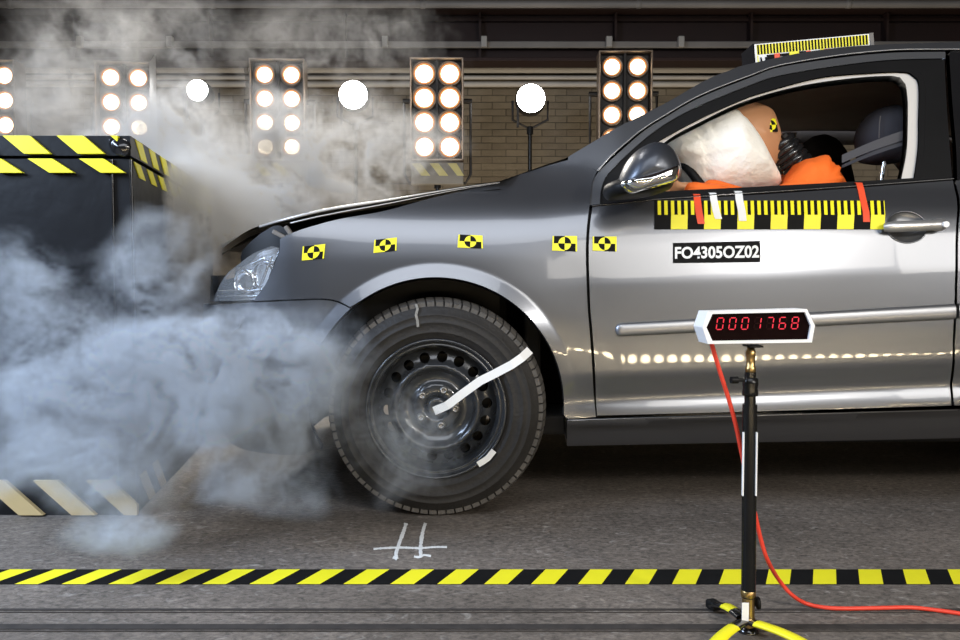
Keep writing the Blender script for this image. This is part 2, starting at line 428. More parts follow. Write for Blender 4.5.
# headlight
hl_loop = chain(PX((254,300),(266,283),(275,260),(279,248),(272,246)), PX((272,246),(252,254),(236,266),(228,272),(219,285),(213,301)), PX((213,301),(230,301),(254,300)))
head = panel('headlamp_housing', hl_loop, M_chrome, car, res=0.02, off=0.045, fn=lambda a,b: S(a,b,0.045+0.012*math.sin(a*70)), thick=0.01)
panel('headlamp_cover', hl_loop, M_lens, head, res=0.02, thick=0.006, off=0.002)['label'] = 'clear curved headlamp cover'
for k,(px,py,r) in enumerate(((259,276,13),(239,282,12))):
    s_, z_ = PXs(px,py); c = S(s_, z_, 0.035); n = SN(s_, z_)
    part('reflector_bowl', MB().lathe(c, -n, [(r/330*1.0, -.012),(r/330*.98,0),(r/330*.75,.012),(r/330*.4,.02),(.004,.022)], n=24), M_chrome, head)
mb = MB()
for (a,b) in (((278,250),(263,292)), ((270,256),(257,290)), ((216,292),(258,290)), ((215,297),(256,296)), ((262,258),(248,264))):
    p0, p1 = PXs(*a), PXs(*b)
    mb.tube([S(p0[0]+(p1[0]-p0[0])*t/6, p0[1]+(p1[1]-p0[1])*t/6, 0.014) for t in range(7)], 0.004, n=6)
part('headlamp_bezel', mb, M_chrome, head)
FAR.append(head)
grille = panel('grille', chain(line((PXs(211,302)[0]-.01,.61),(SMIN,.61)), line((SMIN,.61),(SMIN,.70)), line((SMIN,.70),(PXs(211,302)[0]-.12,.69)), line((PXs(211,302)[0]-.12,.69),(PXs(211,302)[0]-.01,.61))), M_black, car, res=0.03, off=0.02)
# bumper trim corner piece
p0, p1, p2 = PXs(244,317), PXs(240,327), PXs(232,333)
part('tow_cover_edge', MB().tube([S(*p0,-.001), S(*p1,-.001), S(*p2,-.001)], 0.003, n=6), M_silver, bumper)
# door
DB = PX((597,415.5),(768,411),(951,405.5))
door_rear = PX((951,405.5),(953,404),(951,376),(953,342),(954.8,300),(955,276),(956,228),(956.5,188),(953,180))
door_rear = PX((951.5,405.5),(950.3,392),(950.8,376),(952.6,342),(954.5,300),(955,276),(956,228),(956,195),(953,180.5))
belt = PX((953,180.5),(868,187),(768,194),(654,201),(592.5,206.5))
dfl = PX((592.5,206.5),(589.8,228),(588.8,256),(590.3,306),(592.8,336),(595.6,384),(597,415.5))
hc = PXs(906.5,227)
hole = [(hc[0]+0.0565*math.cos(2*PI*i/36), hc[1]+0.045*math.sin(2*PI*i/36)) for i in range(36)]
door_loop = chain(line(DB[0],DB[1])[:1]+DB[1:], door_rear, belt, dfl)
door = panel('front_door', door_loop, M_paint, car, res=0.013, holes=[hole]); 
def bowl(a, b):
    r = min(1, math.hypot((a-hc[0])/0.0565, (b-hc[1])/0.045)); return S(a, b, 0.001+0.02*(1-r**2.5))
def bowln(a, b):
    dx, dz = (a-hc[0])/0.0565, (b-hc[1])/0.045; r = min(1, math.hypot(dx, dz))
    return (SN(a,b)+Vector((-dx, 0, -dz))*0.8*r**1.0).normalized()
panel('handle_recess', hole, M_paintdk, door, res=0.008, fn=bowl, fnn=bowln, thick=0.001)
# recess rim + handle bar
part('recess_rim', MB().tube([S(p[0],p[1],-.0005) for p in hole+hole[:1]], 0.0022, n=6), M_paint, door)
def pxrow(px0, py0, px1, py1, n, out):
    a, b = PXs(px0,py0), PXs(px1,py1)
    return [S(a[0]+(b[0]-a[0])*i/n, a[1]+(b[1]-a[1])*i/n, -(out(i/n) if callable(out) else out)) for i in range(n+1)]
hp = pxrow(881,227.8,940,225.2,14, lambda t: 0.016+0.014*math.sin(PI*min(1,max(0,t*1.0)))**.5)
part('door_handle', MB().tube(hp, .015, n=14, rs=[.011]+[.0145]+[.0155]*10+[.0175]*2+[.014]), M_handle, door)['label'] = 'silver bar door handle'
lk = PXs(937,225.5); lp = S(lk[0], lk[1], -.040)
part('lock_cylinder', MB().cyl(lp+Vector((0,.01,0)), lp+Vector((0,-.006,0)), .0085, 18), M_wht, door)
# side moulding (half round)
def moulding(a, b, r0, r1, parent, n=40, cap=True):
    rows = []
    for t in [0,.0015,.004,.008,.012,.017,.022]+[(i+1)/n for i in range(n)]:
        s_ = a[0]+(b[0]-a[0])*t; z_ = a[1]+(b[1]-a[1])*t; r = r0+(r1-r0)*t
        e = 1.0
        if cap: d = (s_-a[0]); e = math.sqrt(max(0.0, 1-(1-min(1, d/0.017))**2))
        e = max(e, .05); row = []
        for k in range(11):
            an = -PI/2+PI*k/10
            row.append(S(s_, z_+r*e*math.sin(an), -0.013*e*max(0,math.cos(an))**.45))
        rows.append(row)
    return part('side_moulding', MB().grid(rows), M_silver, parent)
moulding(PXs(615,330), PXs(953.5,311.5), .0185, .0215, door)['label'] = 'silver rub strip'
# frames round the door window
fr_out = [(589.5,205),(592,184),(597.5,173.5),(612,159),(642,132.5),(665,117.5),(700,97.5),(752,76.8),(780,67),(840,57.5),(892,52.5),(946,51.5)]
fr_in  = [(946,58),(892,59.5),(840,65),(780,75),(752,84),(700,105),(668,122),(645,138.5),(618,163),(606,176),(601,190),(600,204.5)]
wf = panel('window_frame', chain(PX(*fr_out), line(PXs(946,51.5),PXs(946,58)), PX(*fr_in), line(PXs(600,204.5),PXs(589.5,205))), M_paintdk, door, res=0.02, off=0.003)
tr_out = [(655,143),(662,139),(700,118.5),(740,100.5),(766,91.5),(820,77.5),(870,73),(900,71.8),(910,73.5),(917,79),(919,90),(918.5,120),(918,148),(914,178)]
seal = panel('window_seal', chain(PX((600,205.3),(598.5,190),(604,176),(616,163),(643,138),(666,121.5),(700,104),(752,83.5),(780,74.5),(840,64.5),(892,58.5),(946,57)),
      PX((946,57),(948,100),(951.5,148),(954,180)), PX((954,180),(868,186.6),(768,193.5),(654,200.6),(600,205.3))), M_black, door, res=0.02, off=0.008,
      holes=[chain(PX(*tr_out, off=.01), PX((914,178),(868,180.8),(768,186.2),(700,189.5),(655,192), off=.01), line(PXs(655,192,.01),PXs(655,143,.01)))], thick=0.006)
part('belt_seal', MB().tube([S(*PXs(x,y), 0.0) for x,y in ((592,206),(620,203.2),(654,199.6),(700,196.5),(768,192),(868,185.2),(953,178.8))], 0.004, n=6), M_gloss, door)
# inner edge of frame: groove lines
part('frame_groove', MB().tube([S(*PXs(x,y), 0.012) for x,y in ((660,136),(700,113),(740,95),(766,86.5),(820,73),(870,68),(900,66.5),(916,68),(925,76),(927,90),(926,148),(922,178))], 0.004, n=6), M_gloss, door)
trim = panel('pillar_trim', chain(PX((640,154),*tr_out[1:], off=.018), PX((914,178),(912,196), off=.018), PX((912,196),(899,196), off=.018),
      PX((899,196),(902,176),(907,148),(908,110),(907.5,97),(905.5,84),(900,77.3),(892,75.7),(860,77.3),(812,83.5),(770,93.2),(735,105),(700,122),(672,137),(648,156), off=.018), line(PXs(648,156,.018),PXs(640,154,.018))), M_trim, car, res=0.02, off=0.018, thick=0.03)
trim['label'] = 'pale grey inner window trim'
# mirror
def pxz(px, py, Y): p = at(px, py, Y); return (p.x, p.z)
mo = catmull([Vector((*pxz(x,y,2.08),)) for x,y in ((620,186),(624,170),(632,156),(643,146),(656,140.5),(668,142),(677,150),(682.5,161),(683.5,170),(680,179),(668,184),(645,188),(628,191))], 0.008, True)
mirror = part('door_mirror', MB().pillow([(p.x,p.y) for p in mo], 2.115, .085, rings=14, p=.42), M_mirror, car)
lo = catmull([Vector((*pxz(x,y,2.035),)) for x,y in ((623,182),(640,175.5),(660,169),(676,164.5),(682,163.5),(682.5,171),(679,179),(665,184),(648,188.5),(633,191.5))], 0.006, True)
part('indicator_lens', MB().pillow([(p.x,p.y) for p in lo], 2.075, .052, rings=10, p=.25), M_chrome, mirror)['label'] = 'clear chrome indicator strip on mirror'
mu = catmull([Vector((*pxz(x,y,2.1),)) for x,y in ((608,184),(624,176),(650,180),(675,178),(676,186),(655,193),(630,196),(612,196))], 0.01, True)
part('mirror_foot', MB().pillow([(p.x,p.y) for p in mu], 2.17, .10, rings=8, p=.3), M_black, mirror)
part('mirror_glass', MB().box((at(682,165,2.1).x-.032,2.12,at(682,165,2.1).z),(.003,.09,.06),bev=.001), M_chrome, mirror)
# pillar + roof side
TOPP = [(568,157),(598,139),(620,126),(664,104),(706,80),(732,69.5),(745,65),(800,53),(840,47.5),(873,45),(920,43),(958,42)]
LOWP = [(597.5,171),(610,156.8),(640,130.8),(664,115.5),(700,95),(752,74.5),(780,65),(840,55),(892,50),(930,49.3),(958,49.3)]
Tn = PX(*TOPP); Ln = PX(*LOWP)
Trear = [(1.50,Tn[-1][1]+.002),(1.9,Tn[-1][1]-.004),(2.3,Tn[-1][1]-.035),(2.65,Tn[-1][1]-.08),(2.93,Tn[-1][1]-.15)]
Lrear = [(1.50,Ln[-1][1]+.002),(1.9,Ln[-1][1]-.006),(2.3,Ln[-1][1]-.045),(2.65,Ln[-1][1]-.11),(2.88,Ln[-1][1]-.19)]
T_all = Tn+Trear
rail = panel('roof_side_rail', chain(T_all, line(T_all[-1], Lrear[-1]), (Ln+Lrear)[::-1], PX((597.5,171),(585,165),(568,160)), line(PXs(568,160), Tn[0])), M_paint, car, res=0.02, thick=.03)
FAR.append(rail)
part('roof_edge_highlight', MB().tube([S(a,b,-.001) for a,b in catmull([Vector(p) for p in Ln+Lrear[:3]],.03)], 0.0028, n=6), M_silver, car)  # thin silver tube stands in for the bright highlight on the paint edge
# roof and glass between the two rails
def mirY(p): return Vector((p.x, 2*YC-p.y, p.z))
def span(edge, crown, nu=14, xb=None, drop=0.0):
    rows = []
    for i, e in enumerate(edge):
        row = []
        for k in range(nu+1):
            u = -1+2*k/nu; y = YC+u*(YC-e.y)
            row.append(Vector((e.x-(xb(i/(len(edge)-1)) if xb else 0)*(1-u*u), y, e.z+crown*(1-u*u)-drop)))
        rows.append(row)
    return rows
tc = [S(p.x,p.y) for p in catmull([Vector(p) for p in T_all], .05)]
iw = next(i for i,p in enumerate(tc) if p.x > 0.84)
part('roof', MB().grid(span(tc[iw:], .055)), M_paint, car)
part('headliner', MB().grid(span(tc[iw:], .05, drop=.035)), M_liner, car)
part('windscreen', MB().grid(span(tc[:iw+1], .02, xb=lambda t: .04*(1-t)**.5)).grid([r[::-1] for r in span(tc[:iw+1], .02, xb=lambda t: .04*(1-t)**.5, drop=.005)]), M_glass, car)['label'] = 'clear laminated windscreen'
tl = tc[-1]
rg = [tl, Vector((tl.x+.09, tl.y-.03, 1.12)), Vector((tl.x+.17, tl.y-.05, .93))]
part('rear_window', MB().grid(span(rg, .0, xb=lambda t: -.05)), M_gdark, car)
part('tailgate', MB().grid(span([Vector((tl.x+.17,2.40,.93)), Vector((tl.x+.2,2.40,.6)), Vector((tl.x+.2,2.4,.3))], 0, xb=lambda t: -.03)), M_paint, car)
# hood
HE = [(500,181,2.33),(470,185,2.33),(430,191.5,2.33),(384,199.5,2.33),(332,207.5,2.335),(302,214,2.34),(282,219,2.36),(268,223,2.40),(252,228.5,2.45),(236,238,2.52),(222,248.5,2.62)]
he = catmull([at(*h) for h in HE], .03)
cw = [S(*q) for q in PX((568,157.5),(545,165),(520,174))]
hood = part('bonnet', MB().grid(span(he, .05, xb=lambda t: .10*max(0,t-.75)/.25)), M_paint, car)
hood['label'] = 'buckled bonnet sprung up off the fender'
part('bonnet_underside', MB().grid(span(he, .03, drop=.022, xb=lambda t: .09*max(0,t-.75)/.25)), M_black, hood)
part('bonnet_edge_highlight', MB().tube([p+Vector((0,-.002,-.004)) for p in he[:-8]], .0038, n=8, rs=[.0042*min(1,(k+1)/12) for k in range(len(he[:-8]))]), M_glint, hood)  # bright tube imitates the lamp highlight along the painted edge
part('bonnet_lower_highlight', MB().tube([p+Vector((0,-.004,-.006-.013*min(1,k/14))) for k,p in enumerate(he[:-12])], .0025, n=6, rs=[.0024*min(1,(k+1)/12) for k in range(len(he[:-12]))]), M_glint, hood)
part('cowl', MB().grid(span([he[0]]+cw[::-1], .01, xb=lambda t: .02*t)), M_black, car)
# engine bay and cabin floor pan
mb = MB().box((-.30,YC,.56),(.78,1.30,.50),bev=.03).box((-.66,YC,.50),(.20,1.0,.36),bev=.03)
part('engine_bay', mb, M_black, car)
panel('lamp_support', chain(PX((290,235),(268,224),(252,229),(238,238),(224,250)), PX((224,250),(222,262),(230,268),(252,256),(272,246),(290,235))), M_black, car, res=.02, off=.06)
lt = PXs(271,240); c = S(lt[0]+.03, lt[1]+.0, .05)
mb = MB().box(c+Vector((-.02,0,.015)),(.05,.03,.012),rot=(0,.5,0),bev=.003).box(c+Vector((.01,-.01,.02)),(.012,.02,.05),rot=(0,-.6,0),bev=.003).cyl(c+Vector((.0,-.02,.01)),c+Vector((.05,.02,.02)),.006,8)
part('bonnet_latch', mb, M_pipedk, car)
mb = MB().box((1.25,YC,.24),(2.3,1.45,.06),bev=.01).box((.16,YC,.55),(.05,1.4,.66),bev=.01).box((2.3,YC,.6),(.05,1.3,.7),bev=.01)
part('cabin_floor', mb, M_dark, car)
# dark inner shell behind the panel gaps
inner = chain(PX((560,170),(500,190),(430,206),(384,217),(340,226),(300,236),(290,245)), line(PXs(290,245), (-.48,.58)), [(-.48,.58)]+arc(WX,136,-6,r=.372), line(arc(WX,136,-6,r=.372)[-1],(.26,.20)), [(.26,.20),(1.2,.20),(2.0,.20)], line((2.0,.20),(2.0,.93)), [(2.0,.93),(1.33,.925)], line((1.33,.925),PXs(870,192)), PX((870,192),(768,198),(654,205),(610,208)), line(PXs(610,208),PXs(560,170)))
panel('inner_shell', inner, M_black, car, res=.035, off=.024, thick=.004)
# sill
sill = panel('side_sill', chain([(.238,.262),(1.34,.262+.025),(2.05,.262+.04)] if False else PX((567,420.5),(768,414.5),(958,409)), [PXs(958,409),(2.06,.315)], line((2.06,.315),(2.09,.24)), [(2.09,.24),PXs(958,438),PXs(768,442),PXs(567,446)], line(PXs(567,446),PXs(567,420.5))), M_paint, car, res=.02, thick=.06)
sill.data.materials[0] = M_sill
part('sill_edge', MB().tube([S(a,b,.004) for a,b in PX((568,420.8),(670,418),(768,415.2),(870,412),(958,409.6))], .0035, n=6), M_silver, sill)
FAR.append(sill)
# rear door, quarter panel and their window
def offs(lst, d): return [(a+d, b) for a,b in lst]
rdf = offs(door_rear, .008)
rear_door = panel('rear_door', chain([(2.075,.338),rdf[0]], rdf, [rdf[-1],(1.8,.965),(2.22,.975)], [(2.22,.975),(2.19,.80),arc(REARX,140,170)[0]]+arc(REARX,140,176)[1:]+[(2.075,.338)]), M_paint, car, res=.03)
moulding((rdf[3][0]+.003, PXs(953.5,311)[1]), (2.06, PXs(953.5,311)[1]+.02), .0215,.0215, rear_door, cap=False)
quarter = panel('quarter_panel', chain(arc(REARX,139,-10), [arc(REARX,139,-10)[-1],(2.9,.22),(SMAX,.22)], line((SMAX,.22),(SMAX,.93)), [(SMAX,.93),(3.1,.94),(2.9,.97),(2.23,.975)], [(2.23,.975),(2.2,.80),arc(REARX,139,100)[0]]), M_paint, car, res=.03)
cp = panel('rear_pillar', chain([(2.23,.978),(2.9,.973),(3.03,.95)], line((3.03,.95),(2.88,Lrear[-1][1])), [(2.88,Lrear[-1][1]),(2.65,Lrear[3][1]-.003),(2.3,Lrear[2][1]-.003)], line((2.3,Lrear[2][1]-.003),(2.23,.978))), M_paint, car, res=.03)
rw_loop = chain(PX((958,180),(957,148),(953,100),(950,52)), [PXs(950,52),(1.5,Lrear[0][1]-.004),(1.9,Lrear[1][1]-.004),(2.28,Lrear[2][1]-.004)], line((2.28,Lrear[2][1]-.004),(2.22,.985)), [(2.22,.985),(1.8,.975),PXs(958,180)])
rfr = panel('rear_door_frame', rw_loop, M_gloss, car, res=.03, off=.004)
panel('rear_side_glass', chain([(1.46,.99),(1.47,1.2),(1.48,1.36)],[(1.48,1.36),(1.9,1.355),(2.15,1.33)],line((2.15,1.33),(2.13,1.0)),[(2.13,1.0),(1.8,.992),(1.46,.99)]), M_gdark, rfr, res=.04, off=.002, thick=.001)
FAR += [rear_door, quarter, cp]
# the far side of the body: mirrored copies of the panels
def copy_far(o, parent):
    c = o.copy(); C.objects.link(c); c.parent = parent
    c.scale = (1,-1,1); c.location = (o.location.x, -o.location.y, o.location.z)
    for ch in o.children:
        d = ch.copy(); C.objects.link(d); d.parent = c
for o in FAR: copy_far(o, car)
far_door = panel('front_door', door_loop, M_paint, car, res=.04, thick=.02); far_door.scale = (1,-1,1)
# ---- wheels
def make_wheel(cx, near=True):
    cy = WY; sg = 1
    prof = [(.192,.022),(.197,.004),(.203,.0),(.210,-.004),(.218,-.010),(.2195,-.0115),(.221,-.0105),(.245,-.0155),(.247,-.0175),(.249,-.0155),(.266,-.0135),(.268,-.0155),(.270,-.013),(.285,-.006),(.296,.002),(.303,.010),(.309,.020),(.3125,.034),(.3135,.10),(.3125,.165),(.306,.185),(.285,.200),(.22,.205),(.197,.19)]
    c = Vector((cx, cy, WZ))
    wh = part('wheel', MB().lathe(c, (0,1,0), prof, n=96), M_rubber, car)
    for v in wh.data.vertices: v.co.z = max(v.co.z, .001)      # the contact patch is flattened by the load
    # tread lugs: blocks round the crown and shoulder
    mb = MB()
    nl = 74
    for i in range(nl):
        a0 = 2*PI*(i+.10)/nl; a1 = 2*PI*(i+.90)/nl; sk = 0.006
        for (y0,y1,r0,r1) in ((-.001,.045,.3035,.3165),(.052,.098,.3165,.317),(.105,.150,.317,.3165),(.157,.190,.3165,.306)):
            vs = []
            for (yy, rr) in ((y0,r0),(y1,r1)):
                for a in (a0,a1):
                    for rad in (rr-.016, rr):
                        aa = a + (yy-.1)*0.35
                        vs.append(c+Vector((rad*math.cos(aa), yy, rad*math.sin(aa))))
            mb.add(vs, [(0,1,3,2),(4,6,7,5),(0,4,5,1),(2,3,7,6),(1,5,7,3),(0,2,6,4)])
    mb.v = [(a,b,max(c_,.0005)) for a,b,c_ in mb.v]
    tr = part('tread', mb, M_tread, wh); tr['kind'] = 'stuff'; tr['label'] = 'worn grey tread blocks round the tyre'
    # rim
    rp = [(.1885,.02),(.1935,.003),(.1975,-.005),(.2005,-.006),(.2015,-.001),(.199,.012)]
    rim = part('rim', MB().lathe(c,(0,1,0),[(.1975,.004),(.2005,-.005),(.1985,-.009),(.1945,-.0085),(.192,-.002),(.187,.006),(.1845,.007),(.183,.004),(.1805,.0055),(.1785,.012),(.1745,.018),(.1725,.032),(.1715,.050),(.168,.062)],n=72), M_rim, wh)
    dp = smooth_tab([.0,.028,.030,.034,.040,.045,.066,.072,.085,.104,.113,.119,.125,.135,.160,.172],[.052,.052,.05,.036,.034,.034,.036,.046,.050,.040,.026,.021,.026,.040,.050,.062],0,.18,240,3)
    def fn(a,b): return Vector((cx+a, cy+dp(math.hypot(a,b)), WZ+b))
    def fnn(a,b):
        r = math.hypot(a,b)+1e-6; sl = (dp(r+.003)-dp(max(0,r-.003)))/.006
        return Vector((a/r*sl, -1, b/r*sl)).normalized()
    circ = lambda R,n,x=0,y=0: [(x+R*math.cos(2*PI*i/n), y+R*math.sin(2*PI*i/n)) for i in range(n)]
    hs = [circ(.0155,12,.1455*math.cos(math.radians(84+20*k)), .1455*math.sin(math.radians(84+20*k))) for k in range(18)]
    panel('wheel_disc', circ(.171,96), M_rim, wh, res=.009, thick=.006, fn=fn, fnn=fnn, holes=hs)
    part('brake_disc', MB().cyl(c+Vector((0,.10,0)), c+Vector((0,.12,0)), .15, 32), M_black, wh)
    for k in range(5):
        a = math.radians(54+14+72*k)
        p = c+Vector((.0535*math.cos(a), .036, .0535*math.sin(a)))
        part('wheel_bolt', MB().lathe(p,(0,-1,0),[(.0125,-.004),(.0125,.003),(.0105,.006),(.0095,.014),(.006,.0145),(.005,.006),(.0,.006)],n=12), M_bolt, wh)
    part('hub_cap', MB().lathe(c,(0,1,0),[(.0,.034),(.012,.034),(.020,.030),(.027,.034),(.029,.05)],n=24), M_rim, wh)
    return wh
fw = make_wheel(WX)
# white stripe, patch and chalk streak on the near front wheel
cw_ = Vector((WX, WY, WZ))
def strip_px(name, pts, wpx, Yf, m, parent, label=None, thick=.0012):
    n = len(pts); vs = []
    for i,(x,y) in enumerate(pts):
        x0,y0 = pts[max(0,i-1)]; x1,y1 = pts[min(n-1,i+1)]; L = math.hypot(x1-x0,y1-y0); nx,ny = -(y1-y0)/L,(x1-x0)/L
        for sgn in (-1,1):
            for dd in (0,thick):
                p = at(x+nx*wpx/2*sgn, y+ny*wpx/2*sgn, Yf[i] if isinstance(Yf,(list,tuple)) else Yf); p.y -= dd; vs.append(p)
    fs = []
    for i in range(n-1):
        a,b = 4*i,4*i+4
        fs += [(a+1,a+3,b+3,b+1),(a,b,b+2,a+2),(a,a+1,b+1,b),(a+2,b+2,b+3,a+3)]
    fs += [(0,2,3,1),(4*n-4,4*n-3,4*n-1,4*n-2)]
    o = part(name, MB().add(vs,fs), m, parent)
    if label: o['label'] = label
    return o
strip_px('wheel_stripe', [(434,411),(440,408.5),(447,405.5),(462,394),(480,381),(495,373.5),(512,364.5),(522,357.5),(530,350)], 8.5, [WY+.026,WY+.020,WY+.012,WY+.006,WY-.0005,WY-.008,WY-.019,WY-.017,WY+.004], M_wht, fw, 'white tape from hub to tread')
strip_px('balance_weight', [(478,464.5),(483,461.5),(488,458),(494,450.5)], 6, WY-.011, M_wht, fw, 'white patch on rim edge')
strip_px('chalk_streak', [(416,304),(417.5,309),(416,315),(417.5,321),(418,327)], 2.6, [WY-.001,WY-.010,WY-.014,WY-.016,WY-.0185], M_streak, fw, 'faint chalk streak on tyre')
def copy_wheel(dx, far):
    c = fw.copy(); C.objects.link(c)
    for ch in fw.children:
        if ch.name.split('.')[0] in ('wheel_stripe','balance_weight','chalk_streak'): continue
        d = ch.copy(); C.objects.link(d); d.parent = c
    c.location.x += dx
    if far: c.scale = (1,-1,1)
for dx, far in ((0,True),(2.578,False),(2.578,True)): copy_wheel(dx, far)
# wheel-well liner
for cx in (WX, REARX):
    rows = [[Vector((cx+.40*math.cos(a), y, .33+.40*math.sin(a))) for a in [math.radians(-15+210*k/30) for k in range(31)]] for y in (Y0+.045, Y0+.2, 2.62)]
    rows.append([Vector((cx, 2.62, .33))+(p-Vector((cx,2.62,.33)))*.3 for p in rows[-1]])
    part('wheel_arch_liner', MB().grid(rows), M_black, car)
    part('arch_lip', MB().tube([S(a,b,.008) for a,b in arc(cx,-4,196,r=.364,n=60)], .006, n=6), M_black, car)
part('suspension_arm', MB().tube([(WX,2.42,.30),(WX,2.7,.26),(WX+.1,3.115,.28),(WX,3.53,.26),(WX,3.8,.3)],.03), M_black, car)
# ---- decals on the body
def bil(c4, u, v):
    a = [c4[0][k]+(c4[1][k]-c4[0][k])*u for k in (0,1)]; b = [c4[3][k]+(c4[2][k]-c4[3][k])*u for k in (0,1)]
    return (a[0]+(b[0]-a[0])*v, a[1]+(b[1]-a[1])*v)
def decal_map(corners_px):     # tl, tr, br, bl
    c4 = PX(*corners_px)
    return lambda u, v, o=-.0024: S(*bil(c4, u, v), o)
def target(corners, parent, name='target_marker'):
    M = decal_map(corners); mb = MB()
    w = math.dist(corners[0], corners[1]); h = math.dist(corners[0], corners[3]); R = .44*min(w*.86, h)
    ru, rv = R/w, R/h
    mb.add([M(0,0,-.0008),M(1,0,-.0008),M(1,1,-.0008),M(0,1,-.0008)], [(0,1,2,3)], 1)
    qs = [((-1,-1),1),((1,-1),0),((1,1),1),((-1,1),0)]
    for (qx,qy),blk in qs:
        ar = [(.5+ru*qx*math.cos(PI/2*k/6), .5+rv*qy*math.sin(PI/2*k/6)) for k in range(7)]
        cxu = .5+qx*.5; cyv = .5+qy*.5
        xi = .5+qx*.44
        loop = ar+[(.5,cyv),(xi,cyv),(xi,.5)]
        mb.add([M(*p) for p in ar]+[M(.5,.5)], [list(range(8))], 1-blk)
        mb.add([M(*p) for p in loop]+[], [[0,1,2,3,4,5,6,7,8,9]], blk)
        mb.add([M(xi,cyv),M(cxu,cyv),M(cxu,.5),M(xi,.5)], [(0,1,2,3)], 0)
    o = part(name, mb, [M_yel, M_blk], parent); o['label'] = 'yellow and black quartered target sticker'; return o
target(((303,246.5),(325.5,244),(324,258.5),(302,260.5)), fender)
target(((374.5,240),(397,237.5),(396.5,250.5),(373.5,253)), fender)
target(((458.5,234.5),(482.5,235.5),(483,248.5),(457.5,247.5)), fender)
target(((552.5,236),(577,236),(577,251.5),(552,250.5)), fender)
target(((592.5,236.5),(616.5,236.5),(616.5,251.5),(592.5,250.5)), door)
# ruler tape on the door
M = decal_map(((654,200.8),(884,200.8),(884,229.3),(654,229.3)))
mb = MB(); nb = 13.85
edges = [0]+[i/nb for i in range(1,14)]+[1]
for i in range(14):
    u0,u1 = edges[i],edges[i+1]; blk = 1 if i%2==0 else 0
    mb.add([M(u0,.5),M((u0+u1)/2,.5),M(u1,.5),M(u1,1),M((u0+u1)/2,1),M(u0,1)], [(0,1,2,3,4,5)], blk)
    for k in range(5):
        a = u0+(1/nb)*k/5; b = min(1,u0+(1/nb)*(k+1)/5)
        if b <= a: continue
        c_ = blk if k%2==0 else 1-blk
        mb.add([M(a,0),M(b,0),M(b,.5),M(a,.5)], [(0,1,2,3)], c_)
part('ruler_sticker', mb, [M_yel, M_blk], door)['label'] = 'long yellow and black ruler sticker'
# coloured strips hanging from the window sill over the ruler
def hang(pts, wpx, m, lab):
    q = [PXs(*p) for p in pts]; rows = []
    for s_,z_ in q:
        rows.append([S(s_-wpx/350/2,z_,-.004), S(s_+wpx/350/2,z_,-.004)])
    top = rows[0]; rows = [[v+Vector((0,.02,.004)) for v in top]]+rows
    part('hanging_strip', MB().grid(rows).grid([[v+Vector((0,.0012,0)) for v in r] for r in rows]), m, door)['label'] = lab
hang([(696.5,194.5),(697,200),(698.5,212),(701,224)], 7, M_red, 'red tape strip, left')
hang([(712.5,193.2),(713.5,200),(716,212),(718.2,219)], 7, M_wht, 'white tape strip, left')
hang([(738,191.5),(739,200),(741.5,212),(742.3,221)], 7.5, M_wht, 'white tape strip, right')
hang([(858.5,183),(860.5,190),(863,202),(865.5,212),(866,222)], 6.5, M_red, 'red tape strip beside door handle')
# number plate sticker
M = decal_map(((673,243),(760,241),(760,262),(673,263)))
plate = part('code_sticker', MB().grid([[M(u/16,v/6) for u in range(17)] for v in range(7)]), M_blk, door); plate['label'] = 'black sticker with white code letters'
def text_part(name, txt, fn, m, parent, bold=.012):
    cu = bpy.data.curves.new(name, 'FONT'); cu.body = txt; cu.size = 1; cu.offset = bold; cu.fill_mode = 'FRONT'; cu.resolution_u = 4
    o = bpy.data.objects.new(name, cu); C.objects.link(o); bpy.context.view_layer.update()
    me = bpy.data.meshes.new_from_object(o.evaluated_get(bpy.context.evaluated_depsgraph_get()))
    bpy.data.objects.remove(o); xs = [v.co.x for v in me.vertices]; ys = [v.co.y for v in me.vertices]
    x0,x1,y0,y1 = min(xs),max(xs),min(ys),max(ys); off = wl(parent)
    for v in me.vertices: v.co = fn((v.co.x-x0)/(x1-x0), (v.co.y-y0)/(y1-y0)) - off
    me.materials.clear(); me.materials.append(m); me.name = name
    t = bpy.data.objects.new(name, me); C.objects.link(t); t.parent = parent; return t
text_part('code_lettering', 'FO4305OZ02', lambda u,v: M(.018+.967*u, .80-.60*v, -.0042), M_wht, door, .03)
# ================================================================== CABIN, AIRBAG, DUMMY
YD = 2.66          # driver's plane
def loopxz(pts, Y, step=.01): return [(p.x, p.y) for p in catmull([Vector(pxz(x,y,Y)) for x,y in pts], step, True)]
hr = part('headrest', MB().pillow(loopxz([(859,150),(857,138),(861,124),(870,113),(884,107),(893,107),(899,113),(909,130),(911,148),(902,160),(886,165),(867,164),(860,160)], 2.67), 2.66, .10, rings=14, p=.33), M_wgrey, car)
part('headrest_seam', MB().tube([at(880.5,116,2.575), at(879.5,124,2.566), at(879,138,2.562)], .0015, n=6), M_pipedk, hr)
for (x0,y0,x1,y1) in ((884,162,880,190),(906,158,901,190)):
    part('headrest_post', MB().cyl(at(x0,y0,2.60), at(x1,y1,2.60), .007, 10), M_chrome, hr)
part('seat_back', MB().pillow(loopxz([(872,190),(915,187),(925,230),(925,330),(900,345),(860,330),(855,260),(862,210)], YD), YD, .24, rings=12, p=.25), M_wgrey, car)
part('seat_cushion', MB().pillow(loopxz([(770,330),(900,325),(905,355),(890,375),(780,375),(762,352)], YD), YD, .25, rings=12, p=.25), M_wgrey, car)
part('passenger_seat', MB().pillow(loopxz([(792,165),(803,148),(812,137),(824,137),(834,152),(842,200),(846,300),(800,300),(790,220),(788,180)], 3.5), 3.5, .24, rings=12, p=.25), M_dark, car)
part('rear_bench', MB().box((1.98,YC,.55),(.2,1.25,.72),bev=.05).box((1.75,YC,.40),(.4,1.25,.16),bev=.04), M_dark, car)
M_belt = mat('belt_webbing', (.035,.035,.042), rough=.5, var=.15)
